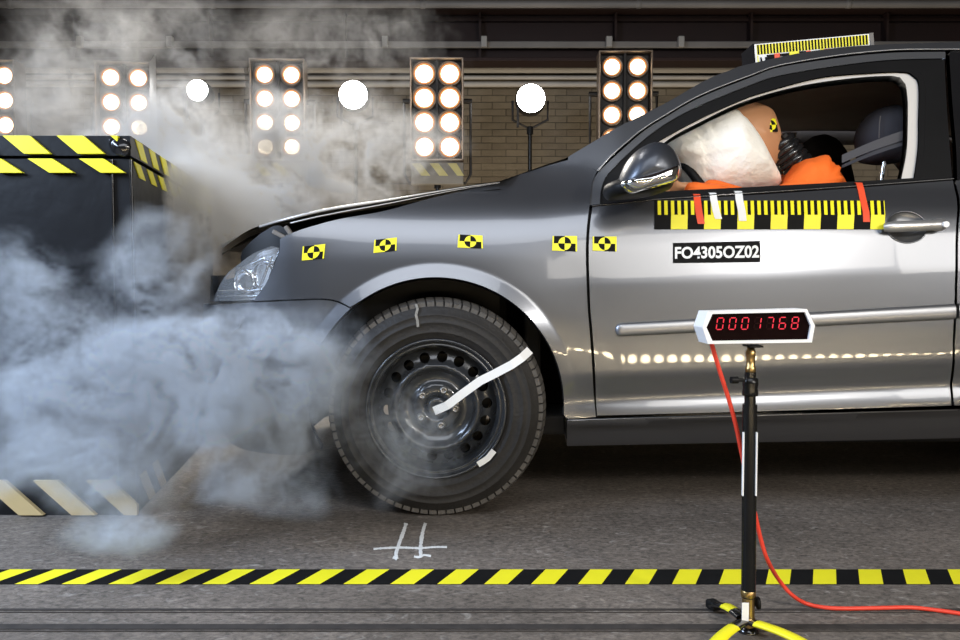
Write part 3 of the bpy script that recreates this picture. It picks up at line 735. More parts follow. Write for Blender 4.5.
for a_, b_2 in (((842,155),(842,163)), ((842,165),(842,168))):
    up_ = [at(a_[0]+(908-a_[0])*k/8, a_[1]-26*k/8-1.5*math.sin(PI*k/8), 2.46-.03*k/8) for k in range(9)]
    dn_ = [at(b_2[0]+(908-b_2[0])*k/8, b_2[1]-24*k/8-1.5*math.sin(PI*k/8), 2.455-.03*k/8) for k in range(9)]
    part('seat_belt', MB().grid([up_,dn_]).grid([[p+Vector((0,.0015,0)) for p in r_] for r_ in (up_,dn_)]), M_belt, car)
part('rear_pillar_trim', MB().grid([[Vector((1.34+.05*k/4, 3.78-.03*j, .95+.38*j/8)) for k in range(5)] for j in range(9)]), M_trim, car)
part('rear_pillar_trim', MB().grid([[Vector((2.05+.3*k/6-.25*(j/8)**2, 3.76-.05*j/8-.1*k/6, .95+.36*j/8)) for k in range(7)] for j in range(9)]), M_trim, car)
part('far_side_lining', MB().grid([[Vector((1.12+1.13*k/12, 3.86-.09*(j/4)**1.5, 1.33+.12*j/4)) for k in range(13)] for j in range(5)]), M_liner, car)
part('dashboard', MB().pillow(loopxz([(600,200),(630,187),(662,178),(684,186),(688,210),(670,270),(610,290),(600,240)], 2.6), YC, .66, rings=12, p=.12), M_dark, car)
# steering wheel, tilted towards the driver
swc = at(692,200,YD); ax = Vector((.86,0,.5)).normalized()
sw = empty('tmp', (0,0,0), None, None); bpy.data.objects.remove(sw)
q = ax.to_track_quat('Z','Y')
ring = [swc+q@Vector((  .168*math.cos(2*PI*i/40), .168*math.sin(2*PI*i/40), 0)) for i in range(41)]
swo = part('steering_wheel', MB().tube(ring,.015,n=10).cyl(swc-ax*.01,swc-ax*.2,.03,12), M_black, car)
yb = part('yellow_band', MB().tube([ring[(k)%40] for k in range(27,31)],.0165,n=10), M_yel, swo)
mb = MB()
for a in (0,PI/2*1.9,PI*1.05): mb.tube([swc-ax*.02, swc+q@Vector((.18*math.cos(a),.18*math.sin(a),0))],.012,n=8)
part('spoke', mb, M_black, swo)
# airbag: a folded, wrinkled pillow
def wr(x, z): return 0
bag_o = catmull([Vector(pxz(x,y,2.50)) for x,y in ((669,143),(673,132),(690,121),(712,109),(730,102),(738,103),(748,114),(757,128),(766,141),(775,155),(783,167),(789,179),(787,187),(770,194),(735,200),(705,199),(692,189),(684,172),(676,160),(669,152))], .012, True)
mb = MB(); out = [(p.x,p.y) for p in bag_o]; n = len(out); ccx = at(728,155,2.58).x; ccz = at(728,155,2.58).z
vs = []; R_ = 30
for k in range(R_+1):
    t = -math.cos(PI*k/R_); sc = max(1e-9,(1-t*t))**.46 if 0 < k < R_ else .002
    for a,b in out:
        x = ccx+(a-ccx)*sc; z = ccz+(b-ccz)*sc
        f = noise.noise(Vector((x*7, z*4, t)))*.014 + noise.noise(Vector((x*26+z*9, z*9, t*2)))*.007 + .010*math.exp(-((x-(ccx-.12))/.05)**2)*math.sin(x*170+z*30)
        f += .009*abs(math.sin(18*math.atan2(b-ccz,a-ccx)+3*noise.noise(Vector((a*5,b*5,1)))))*sc**8
        vs.append(Vector((x+f*.4, 2.62+t*.20-f*(1 if t<0 else -1), z+f*.4)))
mb.add(vs, [(k*n+i,k*n+(i+1)%n,(k+1)*n+(i+1)%n,(k+1)*n+i) for k in range(R_) for i in range(n)], 0, True)
bag = mb.build('airbag', M_airbag); tag(bag, 'inflated white airbag filling the open driver window in front of the dummy', 'airbag')
# dummy: one continuous suited body, head, ribbed neck, gloves
dm = empty('crash_test_dummy', (1.02, YD, .42), 'crash test dummy in orange suit slumped head first into the airbag', 'dummy')
def skin(name, joints, edges, m, parent, sub_=2, root=0):
    me = bpy.data.meshes.new(name); me.from_pydata([tuple(j[0]) for j in joints], edges, [])
    o = bpy.data.objects.new(name, me); C.objects.link(o)
    md = o.modifiers.new('s','SKIN'); md.use_smooth_shade = True
    bm = bmesh.new(); bm.from_mesh(me); lay = bm.verts.layers.skin.verify(); bm.verts.ensure_lookup_table()
    for i,v in enumerate(bm.verts):
        r = joints[i][1]; v[lay].radius = r if isinstance(r,tuple) else (r,r); v[lay].use_root = (i==root)
    bm.to_mesh(me); bm.free()
    ss = o.modifiers.new('u','SUBSURF'); ss.levels = ss.render_levels = sub_
    bpy.context.view_layer.update()
    m2 = bpy.data.meshes.new_from_object(o.evaluated_get(bpy.context.evaluated_depsgraph_get()))
    bpy.data.objects.remove(o); off = wl(parent)
    m2.transform(Matrix.Translation(-off)); m2.materials.clear(); m2.materials.append(m); m2.name = name
    for p in m2.polygons: p.use_smooth = True
    t = bpy.data.objects.new(name, m2); C.objects.link(t); t.parent = parent; return t
V = Vector
neckb = at(806,166,YD)
J = [(V((1.24,YD,.50)),(.15,.12)), (V((1.22,YD,.68)),(.14,.12)), (V((1.12,YD,.86)),(.13,.12)), (V((1.07,YD,.96)),(.12,.085)), (neckb+V((.035,0,-.03)),(.06,.06)),
     # near arm: shoulder, elbow, forearm, wrist
     (at(818,170,2.47),.066), (V((1.03,2.43,.82)),.048), (V((.88,2.42,.885)),.042), (at(700,186,2.44),.034),
     # far arm
     (V((1.13,2.88,1.02)),.062), (V((1.00,2.93,.80)),.048), (V((.80,2.90,.86)),.036),
     # legs
     (V((1.15,2.56,.47)),.085), (V((.80,2.52,.56)),.062), (V((.55,2.54,.32)),.045),
     (V((1.15,2.77,.47)),.085), (V((.80,2.82,.56)),.062), (V((.55,2.80,.32)),.045)]
E = [(0,1),(1,2),(2,3),(3,4),(3,5),(5,6),(6,7),(7,8),(3,9),(9,10),(10,11),(0,12),(12,13),(13,14),(0,15),(15,16),(16,17)]
body = skin('body', J, E, M_orange, dm)
body['label'] = 'bright orange cotton suit'
# shoulder of the suit, seen above the sill, with folds
so = catmull([Vector(pxz(x,y,2.43)) for x,y in ((786,187),(792,180),(800,170),(808,162),(818,155.5),(828,153),(836,155),(843,161),(847,171),(848,186),(844,205),(800,205))], .008, True)
ol = [(p.x,p.y) for p in so]; n = len(ol); vs=[]; R_=22; ax_, az_ = at(820,182,2.46).x, at(820,182,2.46).z
for k in range(R_+1):
    t = -math.cos(PI*k/R_); sc = max(1e-9,(1-t*t))**.36 if 0 < k < R_ else .002
    for a,b in ol:
        x = ax_+(a-ax_)*sc; z = az_+(b-az_)*sc
        an = math.atan2(b-az_, a-ax_); f = .011*math.sin(9*an+5*noise.noise(V((a*8,b*8,0))))*sc**4+.006*noise.noise(V((x*30,z*18,t)))
        vs.append(V((x+f*.5, 2.50+t*.085-f, z+f*.4)))
mb = MB(); mb.add(vs, [(k*n+i,k*n+(i+1)%n,(k+1)*n+(i+1)%n,(k+1)*n+i) for k in range(R_) for i in range(n)], 0, True)
part('sleeve', mb, M_orange, body)
fo = loopxz([(686,187),(692,181.5),(706,182.5),(722,184),(734,188.5),(735,196),(705,200),(688,198)], 2.40, .008)
part('sleeve', MB().pillow(fo, 2.42, .045, rings=10, p=.3, wr=.01), M_orange, body)
# hands
def hand(wrist, fwd, side, up, parent):
    fwd, side, up = [V(a).normalized() for a in (fwd, side, up)]
    P = lambda a,b,c: wrist+fwd*a+side*b+up*c
    J = [(P(0,0,0),(.024,.018)), (P(.035,0,.0),(.036,.016)), (P(.07,0,0),(.040,.015))]; E=[(0,1),(1,2)]
    for i,(b,L) in enumerate(((-.030,.068),(-.010,.078),(.011,.072),(.031,.055))):
        base = len(J); J += [(P(.085,b,0),.0095),(P(.085+L*.42,b*1.1,-.012),.009),(P(.085+L*.72,b*1.12,-.035),.0085),(P(.085+L*.82,b*1.12,-.058),.0075)]
        E += [(2,base),(base,base+1),(base+1,base+2),(base+2,base+3)]
    base = len(J); J += [(P(.03,-.042,-.006),.012),(P(.055,-.062,-.02),.010),(P(.078,-.066,-.036),.0085)]; E += [(1,base),(base,base+1),(base+1,base+2)]
    skin('hand', J, E, M_skin, parent, 1, 1)
hand(at(698,186.5,2.44), (-1,.1,-.02), (0,-.3,1), (0,1,.3), dm)
hand(V((.80,2.90,.86)), (-1,-.2,.1), (0,1,.1), (0,.1,1), dm)
for y in (2.54,2.80):
    part('shoe', MB().pillow([(p.x,p.y) for p in catmull([V(a) for a in ((.60,.27),(.60,.37),(.52,.37),(.44,.34),(.34,.31),(.31,.28),(.34,.265))],.01,True)], y, .05, rings=8, p=.35), M_black, dm)
# head: built upright facing -X, then tipped forward on to the airbag
bm = bmesh.new(); bmesh.ops.create_icosphere(bm, subdivisions=5, radius=1)
for v in bm.verts:
    x,y,z = v.co
    X,Y,Z = x*.104, y*.082, z*.118
    if z < 0: X += -.012*(-z); Y *= 1-.22*(-z)**1.5
    if z < -.1 and x > 0: X *= 1-.35*min(1,(-z-.1)*1.4)          # nape
    if x < -.3:
        X += .012*math.exp(-((z+.05)/.5)**2)*0
        X -= .022*math.exp(-(y/.16)**2-((z+.12)/.17)**2)         # nose
        X -= .008*math.exp(-(y/.3)**2-((z+.78)/.16)**2)          # chin
        X += .010*math.exp(-((abs(y)-.36)/.17)**2-((z-.08)/.13)**2)  # eye sockets
        X += .004*math.exp(-(y/.3)**2-((z+.50)/.035)**2)         # mouth line
        X -= .005*math.exp(-(y/.28)**2-((z+.42)/.06)**2)-(-.004)*math.exp(-(y/.28)**2-((z+.58)/.05)**2)*-1
    Y += math.copysign(.006*math.exp(-((x-.05)/.14)**2-((z+.08)/.22)**2), y)*(abs(y)>.6)   # low moulded ears
    v.co = V((X,Y,Z))
R = Matrix.Rotation(math.radians(-58),3,'Y')
hcx = at(752.5,135.5,2.60); hcx.y = 2.61
for v in bm.verts: v.co = R@v.co+hcx
mb = MB(); bm.verts.index_update(); mb.add([v.co.copy() for v in bm.verts], [[v.index for v in f.verts] for f in bm.faces], 0, True); bm.free()
hd = part('head', mb, M_skin, dm); hd['label'] = 'bald tan vinyl head'
for y in (-1,1):
    p = hcx+R@V((-.083,.028*y,.010)); part('eye', MB().lathe(p, R@V((-1,0,0)), [(.011,0),(.009,.004),(.005,.006),(0,.0065)], n=12), M_black, hd)
# square target stickers on the head
def head_target(px, py, ang, sz, Y):
    c = at(px, py, Y); d = V((c.x-hcx.x, 0, c.z-hcx.z)); d = R.transposed()@d
    k = 1-(d.x/.098)**2-(d.z/.112)**2; d.y = -.077*math.sqrt(max(.02,k)); 
    nrm = V((d.x/.098**2, d.y/.077**2, d.z/.112**2)).normalized(); base = R@d+hcx; nrm = R@nrm
    t1 = nrm.cross(V((0,1,0))).normalized(); t2 = nrm.cross(t1).normalized(); ca,sa = math.cos(ang),math.sin(ang)
    u_,v_ = t1*ca+t2*sa, -t1*sa+t2*ca; mb = MB()
    def W(a,b):
        q = base+(u_*a+v_*b)*sz; l = R.transposed()@(q-hcx)
        s_ = math.sqrt((l.x/.098)**2+(l.y/.077)**2+(l.z/.112)**2); return R@(l/s_*1.05)+hcx
    for i,(qx,qy) in enumerate(((-1,-1),(1,-1),(1,1),(-1,1))):
        ar=[(.72*qx*math.cos(PI/2*k/5), .72*qy*math.sin(PI/2*k/5)) for k in range(6)]; b_=i%2
        mb.add([W(0,0)]+[W(*a) for a in ar],[list(range(7))],b_)
        mb.add([W(*a) for a in ar]+[W(0,qy),W(qx,qy),W(qx,0)],[list(range(9))],1-b_)
    part('target_marker', mb, [M_yel,M_blk], hd)['label'] = 'yellow and black quartered target sticker'
head_target(769.5,126,-.5,.022,2.55); head_target(755,106,-.3,.013,2.55)
# ribbed neck
na, nb_ = at(779,142,2.60), at(800,168,2.60); dirn = (nb_-na).normalized(); L = (nb_-na).length; pr = []
for k in range(5):
    h = L*k/5; pr += [(.046,h),(.050,h+L*.03),(.050,h+L*.13),(.046,h+L*.15),(.043,h+L*.16),(.043,h+L*.19)]
nk = part('neck', MB().lathe(na-dirn*.0, dirn, [(0,-.004),(.044,-.004)]+pr+[(0,L)], n=32), M_neck, dm); nk['label'] = 'ribbed black rubber neck'
part('neck_bracket', MB().box(na+V((.004,-.03,.012)),(.016,.03,.02),rot=(0,.8,0),bev=.004), M_black, nk)
# ================================================================== ROOF BOARD
a = at(753.5,44,2.62); b = at(873,33,2.62); ang = math.atan2(b.z-a.z, b.x-a.x)
rb = empty('roof_marker_board', (a.x+.19, 2.66, a.z-.06), 'slim tilted marker board with yellow-black scale lying on the car roof', 'marker board')
Lb = (b-a).length; hb = .078; dirx = V((math.cos(ang),0,math.sin(ang))); dz = V((-math.sin(ang),0,math.cos(ang)))
cb = a+dirx*Lb/2-dz*hb/2+V((0,.055,0))
part('box', MB().box(cb,(Lb,.11,hb),rot=(0,-ang,0),bev=.002), M_matte, rb)
def RB(u,v,o=.0012): return a+dirx*Lb*u-dz*hb*v+V((0,-o,0))
mb = MB(); mb.add([RB(.004,.02),RB(.965,.02),RB(.965,.98),RB(.004,.98)],[(0,1,2,3)],2)
mb.add([RB(.022,.06,.002),RB(.955,.06,.002),RB(.955,.46,.002),RB(.022,.46,.002)],[(0,1,2,3)],0)
for i in range(35): u=.022+.933*(i+.15)/35; mb.add([RB(u,.06,.0028),RB(u+.0145,.06,.0028),RB(u+.0145,.46,.0028),RB(u,.46,.0028)],[(0,1,2,3)],1)
for (u0,u1,v0,v1,k) in ((.10,.165,.50,.70,1),(.165,.21,.48,.72,4),(.21,.29,.50,.62,1),(.29,.37,.46,.60,0),(.37,.43,.48,.62,1),(.43,.47,.48,.64,4),(.47,.55,.5,.6,3),(.55,.58,.46,.6,0),(.58,.64,.48,.6,4),(.70,.78,.5,.6,3),(.82,.9,.5,.62,1),(.04,.07,.72,.9,3),(.022,.03,.5,.95,0)):
    mb.add([RB(u0,v0,.0028),RB(u1,v0,.0028),RB(u1,v1,.0028),RB(u0,v1,.0028)],[(0,1,2,3)],k)
for u in (.045,.085): mb.add([RB(u,.58,.0032),RB(u+.012,.58,.0032),RB(u+.02,.92,.0032),RB(u,.92,.0032)],[(0,1,2,3)],1)
part('scale_print', mb, [M_yel,M_blk,M_wht,mat('pale_print',(.6,.62,.55),.5,var=.1),M_red], rb)
part('side_bracket', MB().box(a+dirx*.0-dz*hb*.5+V((-.001,.055,0)),(.003,.115,hb*1.02),rot=(0,-ang,0)), M_matte, rb)
part('end_strip', MB().box(RB(.983,.5,.002),(Lb*.03,.004,hb),rot=(0,-ang,0)), M_pipedk, rb)
for u in (.12,.88):
    q = a+dirx*Lb*u-dz*hb+V((0,.06,0)); part('magnet_foot', MB().cyl(q+V((0,0,.01)),q-V((0,0,.05)),.02,16), M_black, rb)

# ================================================================== ROOM
def struct(o): o['kind'] = 'structure'; return o
# floor material: worn concrete
m = bpy.data.materials.new('worn_concrete'); m.use_nodes = True; nt = m.node_tree; b_ = nt.nodes['Principled BSDF']; N_ = nt.nodes.new; Lk = nt.links.new
tcn = N_('ShaderNodeTexCoord'); mp = N_('ShaderNodeMapping'); mp.inputs['Scale'].default_value = (1,1.6,1); Lk(tcn.outputs['Object'], mp.inputs[0])
n1 = N_('ShaderNodeTexNoise'); n1.inputs['Scale'].default_value = 2.2; n1.inputs['Detail'].default_value = 8; n1.inputs['Roughness'].default_value=.65; Lk(mp.outputs[0], n1.inputs['Vector'])
n2 = N_('ShaderNodeTexNoise'); n2.inputs['Scale'].default_value = 55; n2.inputs['Detail'].default_value = 8; n2.inputs['Roughness'].default_value=.75; n2.inputs['Distortion'].default_value=.8; Lk(mp.outputs[0], n2.inputs['Vector'])
n3 = N_('ShaderNodeTexNoise'); n3.inputs['Scale'].default_value = 14; n3.inputs['Detail'].default_value = 10; n3.inputs['Distortion'].default_value=2.5; Lk(mp.outputs[0], n3.inputs['Vector'])
r1 = N_('ShaderNodeValToRGB'); r1.color_ramp.elements[0].position=.3; r1.color_ramp.elements[0].color=(.108,.092,.078,1); r1.color_ramp.elements[1].position=.72; r1.color_ramp.elements[1].color=(.21,.180,.154,1)
Lk(n1.outputs['Fac'], r1.inputs[0])
r2 = N_('ShaderNodeValToRGB'); r2.color_ramp.elements[0].position=.35; r2.color_ramp.elements[0].color=(.35,.35,.35,1); r2.color_ramp.elements[1].position=.68; r2.color_ramp.elements[1].color=(1.6,1.58,1.55,1)
Lk(n2.outputs['Fac'], r2.inputs[0])
r3 = N_('ShaderNodeValToRGB'); r3.color_ramp.elements[0].position=.60; r3.color_ramp.elements[0].color=(0,0,0,1); r3.color_ramp.elements[1].position=.74; r3.color_ramp.elements[1].color=(.16,.155,.145,1)
Lk(n3.outputs['Fac'], r3.inputs[0])
mm = N_('ShaderNodeMix'); mm.data_type='RGBA'; mm.blend_type='MULTIPLY'; mm.inputs[0].default_value=1; Lk(r1.outputs[0],mm.inputs[6]); Lk(r2.outputs[0],mm.inputs[7])
ma = N_('ShaderNodeMix'); ma.data_type='RGBA'; ma.blend_type='ADD'; ma.inputs[0].default_value=1; Lk(mm.outputs[2],ma.inputs[6]); Lk(r3.outputs[0],ma.inputs[7])
Lk(ma.outputs[2], b_.inputs['Base Color']); b_.inputs['Roughness'].default_value=.62
bp = N_('ShaderNodeBump'); bp.inputs['Strength'].default_value=.5; bp.inputs['Distance'].default_value=.004; Lk(n2.outputs['Fac'],bp.inputs['Height']); Lk(bp.outputs['Normal'],b_.inputs['Normal'])
M_floor = m
# flat floor; dark strips in place of the grooves across the foreground
gy = lambda py: ground(480, py).y
YB, YF = 7.46, -3.4
prof = [(YB+.3,0),(gy(600),0),(gy(636),0),(YF,0)]
rows = [[V((x,y,z)) for x in (-5.2,-3,-1.5,0,1.5,3,5.2)] for y,z in prof]
M_groove = mat('dark_groove_strip', (.035,.030,.027), rough=.85, var=.7, vscale=35)
for k_,(ya_,yb_) in enumerate(((609.3,610.8),(612.5,613.1),(624.8,629.8),(631.2,632))):
    struct(MB().box((0,(gy(ya_)+gy(yb_))/2,-.002),(10,gy(ya_)-gy(yb_),.0085),bev=.001).build('trim_%d'%(k_+2), M_groove))
mb = MB(); mb.grid(rows, smooth=False); fl = struct(mb.build('floor', M_floor))
struct(MB().box((0,2,-.12),(10.4,11.4,.2)).build('floor_slab', M_dark))['kind']='structure'
bpy.data.objects['floor_slab'].name='trim_1'
# back wall: bricks, 300 nearest the view as parts, the rest joined
M_br = []
for i,(r_,g_,b2) in enumerate(((.165,.138,.098),(.155,.13,.092),(.175,.146,.104),(.145,.12,.086))):
    M_br.append(mat('tan_painted_brick_%s'%('abcd'[i]), (r_,g_,b2), rough=.85, bump=.4, bscale=40, var=.3, vscale=6))
M_mort = mat('mortar', (.10,.085,.062), rough=.95, var=.3)
wall = struct(MB().box((0,YB+.082,1.9),(10.4,.2,3.9)).build('wall_back', M_mort))
wallloc = V((0,0,0))
BW, BH, JT = .222, .056, .006
bm_me = []
for k in range(4):
    mb = MB(); mb.box((0,0,0),(BW,.05,BH),bev=.003)
    o = mb.build('brick_mesh', M_br[k]); bm_me.append(o.data); bpy.data.objects.remove(o)
rest = [MB() for _ in range(4)]; cnt = 0; cand = []
for r in range(int(2.5/(BH+JT))):
    z = .05+r*(BH+JT)+BH/2
    for c_ in range(-17,18):
        x = c_*(BW+JT)+(.125 if r%2 else 0)+random.uniform(-.003,.003)
        px,py = proj((x,YB,z)); cand.append((x,z,px,py))
def vis(c):
    x,z,px,py = c
    return -10<px<660 and 84<py<(190 if px<480 else 150) and not (px<200 and py>140)
pri = [c for c in cand if vis(c)]
pri.sort(key=lambda c: abs(c[2]-470)+.5*abs(c[3]-140)); picks = set((c[0],c[1]) for c in pri[:300])
for x,z,px,py in cand:
    k = random.choice((0,0,1,2,3)); dy = random.uniform(-.004,.004)
    if (x,z) in picks:
        o = bpy.data.objects.new('brick', bm_me[k]); C.objects.link(o); o.parent = wall; o.location = (x,YB+dy,z)
    else: rest[k].box((x,YB+dy,z),(BW,.05,BH))
mbr = MB()
for k in range(4): mbr.add(rest[k].v, rest[k].f, k)
o = mbr.build('brickwork', M_br, wall, fix=False); o['kind'] = 'stuff'
struct(MB().box((0,2,4.45),(10.4,11.2,.15)).build('ceiling', M_beam))
struct(MB().box((-5.25,2,2.15),(.15,11.2,4.5)).build('wall_left', M_mort))
struct(MB().box((5.25,2,2.15),(.15,11.2,4.5)).build('wall_right', M_mort))
struct(MB().box((0,-3.5,2.15),(10.4,.15,4.5)).build('wall_front', M_dark))
# steel girder over the wall, its ledge, conduit, pipes
def zat(py, Y): return at(480, py, Y).z
gz1, gz0 = zat(11,6.9), zat(62,6.9)
gir = empty('steel_girder', (0,7.0,gz0), 'dark red painted steel girder spanning the hall above the brick wall', 'girder')
part('web', MB().box((0,7.0,(gz0+gz1)/2),(10.2,.06,gz1-gz0)), M_beam, gir)
part('flange', MB().box((0,6.92,gz0),(10.2,.22,.03),bev=.004), M_beam, gir)
part('flange', MB().box((0,6.92,gz1),(10.2,.22,.03),bev=.004), M_beam, gir)
part('stiffener_rail', MB().box((0,6.95,zat(18.5,6.9)),(10.2,.05,.025)), M_beam, gir)
for k in range(-4,5): part('rib', MB().box((k*1.15,6.93,(gz0+gz1)/2),(.02,.12,gz1-gz0-.04)), M_beam, gir)
cd = empty('conduit', (0,6.84,zat(43,6.8)), 'thin grey conduit with square junction boxes clipped along the girder', 'conduit')
part('tube', MB().box((0,6.85,zat(43,6.8)),(10.1,.03,.055),bev=.008), M_pipedk, cd)
for px in (385,484,609,681,80,170,850): p = at(px,42,6.8); part('junction_box', MB().box(p,(.05,.05,.09),bev=.006), mat('box_grey',(.30,.29,.27),.6,var=.1), cd)
def pipe(name, y0, y1, Y, m, lab, cat='pipe'):
    za, zb = zat(y1,Y), zat(y0,Y); r = (zb-za)/2; z = (za+zb)/2
    p = empty(name, (0,Y,z), lab, cat)
    part('tube', MB().cyl((-5.1,Y,z),(5.1,Y,z),r,20), m, p)
    for x in (-3.7,-2.1,-.45,1.25,2.9): part('clamp', MB().lathe((x,Y,z),(1,0,0),[(r*1.01,-.02),(r*1.12,-.018),(r*1.12,.018),(r*1.01,.02)],n=20), M_pipedk, p)
pipe('water_pipe', 66,73, 7.30, M_pipe, 'uppermost and thickest of the three pale pipes below the girder')
pipe('water_pipe', 75.5,79.5, 7.32, M_pipe, 'thin middle one of the three pale pipes below the girder')
pipe('water_pipe', 81.5,87, 7.34, M_pipe, 'lowest of the three pale pipes, just above the bricks')
pipe('duct_pipe', 1,8, 6.4, M_pipedk, 'grey pipe with joints along the very top of the hall', 'pipe')
pipe('duct_pipe', -9,-1.5, 6.4, M_pipedk, 'upper of the two grey pipes under the hall ceiling', 'pipe')
part('pipe_sleeve', MB().cyl((-5,6.4,zat(4.5,6.4)),(-4.8,6.4,zat(4.5,6.4)),.04), M_pipe, bpy.data.objects['duct_pipe'])

# ---- floor tape and chalk marks
tz = .0012
def gp(px, py, z=tz): return ground(px, py, z)
y1_, y0_ = gy(569.8), gy(584.6)
per_px = 46.9
tape = MB(); fx = lambda px: (px-480)
# stripes: bottom edge centres measured, slant from the fixed world direction
sc1 = gp(480+100,568.6).x/100; sc0 = gp(480+100,583.6).x/100
x = 16.5-per_px*6; k = 0
dxw = gp(387,569.8).x - gp(364,584.8).x
xs0 = []
px0 = 15-per_px*12
while px0 < 960+per_px*12:
    xb0 = (px0-480)*sc0; xb1 = xb0+23.6*sc0; xb2 = xb0+per_px*sc0
    # world slant: at px 364 bottom -> 393 top
    def P(xb, j): return V((xb+(dxw if j else 0), y1_ if j else y0_, tz))
    tape.add([P(xb0,0),P(xb1,0),P(xb1,1),P(xb0,1)],[(0,1,2,3)],0)
    tape.add([P(xb1,0),P(xb2,0),P(xb2,1),P(xb1,1)],[(0,1,2,3)],1)
    px0 += per_px
xl, xr = (15-per_px*12-480)*sc0, (px0-480)*sc0
tape.add([V((xl,y0_,0)),V((xr,y0_,0)),V((xr,y0_,tz)),V((xl,y0_,tz))],[(0,1,2,3)],1)
o = tape.build('floor_tape', [M_yel, M_blk]); tag(o, 'yellow and black hazard tape stuck straight across the concrete floor', 'tape')
ch = empty('chalk_mark', gp(410,540,0), 'white chalk cross-hatch mark drawn on the floor below the front wheel', 'chalk mark')
def chalk(pts, wpx):
    rows = []
    P_ = catmull([V((x,y)) for x,y in pts], 1.2)
    for i,p in enumerate(P_):
        a_ = P_[max(0,i-1)]; b_2 = P_[min(len(P_)-1,i+1)]; t = (b_2-a_).normalized(); nn = V((-t.y,t.x))
        w_ = 1.3*wpx*(.75+.5*noise.noise(V((p.x*.9,p.y*.9,0)))+.25)
        rows.append([gp(*(p+nn*w_/2),.0012), gp(*(p+nn*w_*.1),.0022), gp(*(p-nn*w_/2),.0012)])
    part('stroke', MB().grid(rows), M_chalk, ch)
chalk([(406,523),(405,527),(403,533),(400,541),(398,547),(396,554),(397,559)], 2.7)
chalk([(425.5,523),(423.5,529),(422,536),(421,543),(420.5,549),(421,557)], 2.7)
chalk([(373.5,549),(385,548),(400,547.5),(420,548),(435,547),(447,547)], 1.6)
chalk([(414,556.5),(420,557),(424,555),(431,556)], 1.6)
chalk([(393,557),(397,559)], 2.2)

# ================================================================== BARRIER
bc = ground(138.5,516); bh = zat(135.5, bc.y)
ba = math.radians(9)
bar = empty('crash_barrier', (bc.x-1.2, bc.y+.6, 0), 'black film-wrapped crash barrier block with hazard tape at top and foot', 'barrier')
ex = V((1,0,0)); ey = V((-math.sin(ba)*1.0, math.cos(ba),0)); 
BWd, BD = 2.6, 1.35
corner = V((bc.x,bc.y,0)); 
def Bp(a, d, z): return corner - ex*a + ey*d + V((0,0,z))     # a: distance left of the corner, d: depth
def bblock(z0, z1, grow, mb, wob=0.0, nx=26, nz=12, nd=14):
    # front, side, top as wobbly film
    W = lambda p,s: p + s*noise.noise(V((p.x*5,p.y*5+3,p.z*2.2)))*wob
    fr = [[W(Bp(BWd*(1-i/nx)-grow*(i/nx), -grow, z0+(z1-z0)*j/nz), V((0,-1,0)) if 0<i<nx else V((0,0,0))) for i in range(nx+1)] for j in range(nz+1)]
    sd = [[W(Bp(-grow, -grow+(BD+grow)*i/nd, z0+(z1-z0)*j/nz), V((1,0,0)) if 0<i<nd else V((0,0,0))) for i in range(nd+1)] for j in range(nz+1)]
    mb.grid(fr, smooth=True); mb.grid(sd, smooth=True)
    for zz in (z0,z1): mb.add([Bp(BWd,-grow,zz),Bp(-grow,-grow,zz),Bp(-grow,BD,zz),Bp(BWd,BD,zz)],[(0,1,2,3)])
    mb.add([Bp(BWd,-grow,z0),Bp(BWd,BD,z0),Bp(BWd,BD,z1),Bp(BWd,-grow,z1)],[(0,1,2,3)])
    mb.add([Bp(-grow,BD,z0),Bp(BWd,BD,z0),Bp(BWd,BD,z1),Bp(-grow,BD,z1)],[(0,1,2,3)])
zl = zat(155.5, bc.y)
mb = MB(); bblock(0.0, zl-.008, -.010, mb, .006, nz=30); part('block', mb, M_film, bar)
mb = MB(); bblock(zl, bh, -.004, mb, .004, nz=3); lid = part('lid_slab', mb, M_film, bar)
for a_ in (.058,.004): part('corner_seam', MB().tube([Bp(a_,-.001,.0+(zl-.01)*k/8)+V((0,.006,0)) for k in range(9)], .0045, n=6), M_gloss, bar)
part('film_tuck', MB().pillow([(p.x,p.y) for p in catmull([V((Bp(.06,0,0).x, bh-.012)),V((Bp(.02,0,0).x, bh-.01)),V((Bp(-.0,0,0).x, bh-.03)),V((Bp(.015,0,0).x, zl-.004)),V((Bp(.05,0,0).x, zl+.008))],.006,True)], bc.y-.002, .012, rings=6, p=.4, wr=.01), M_gloss, bar)
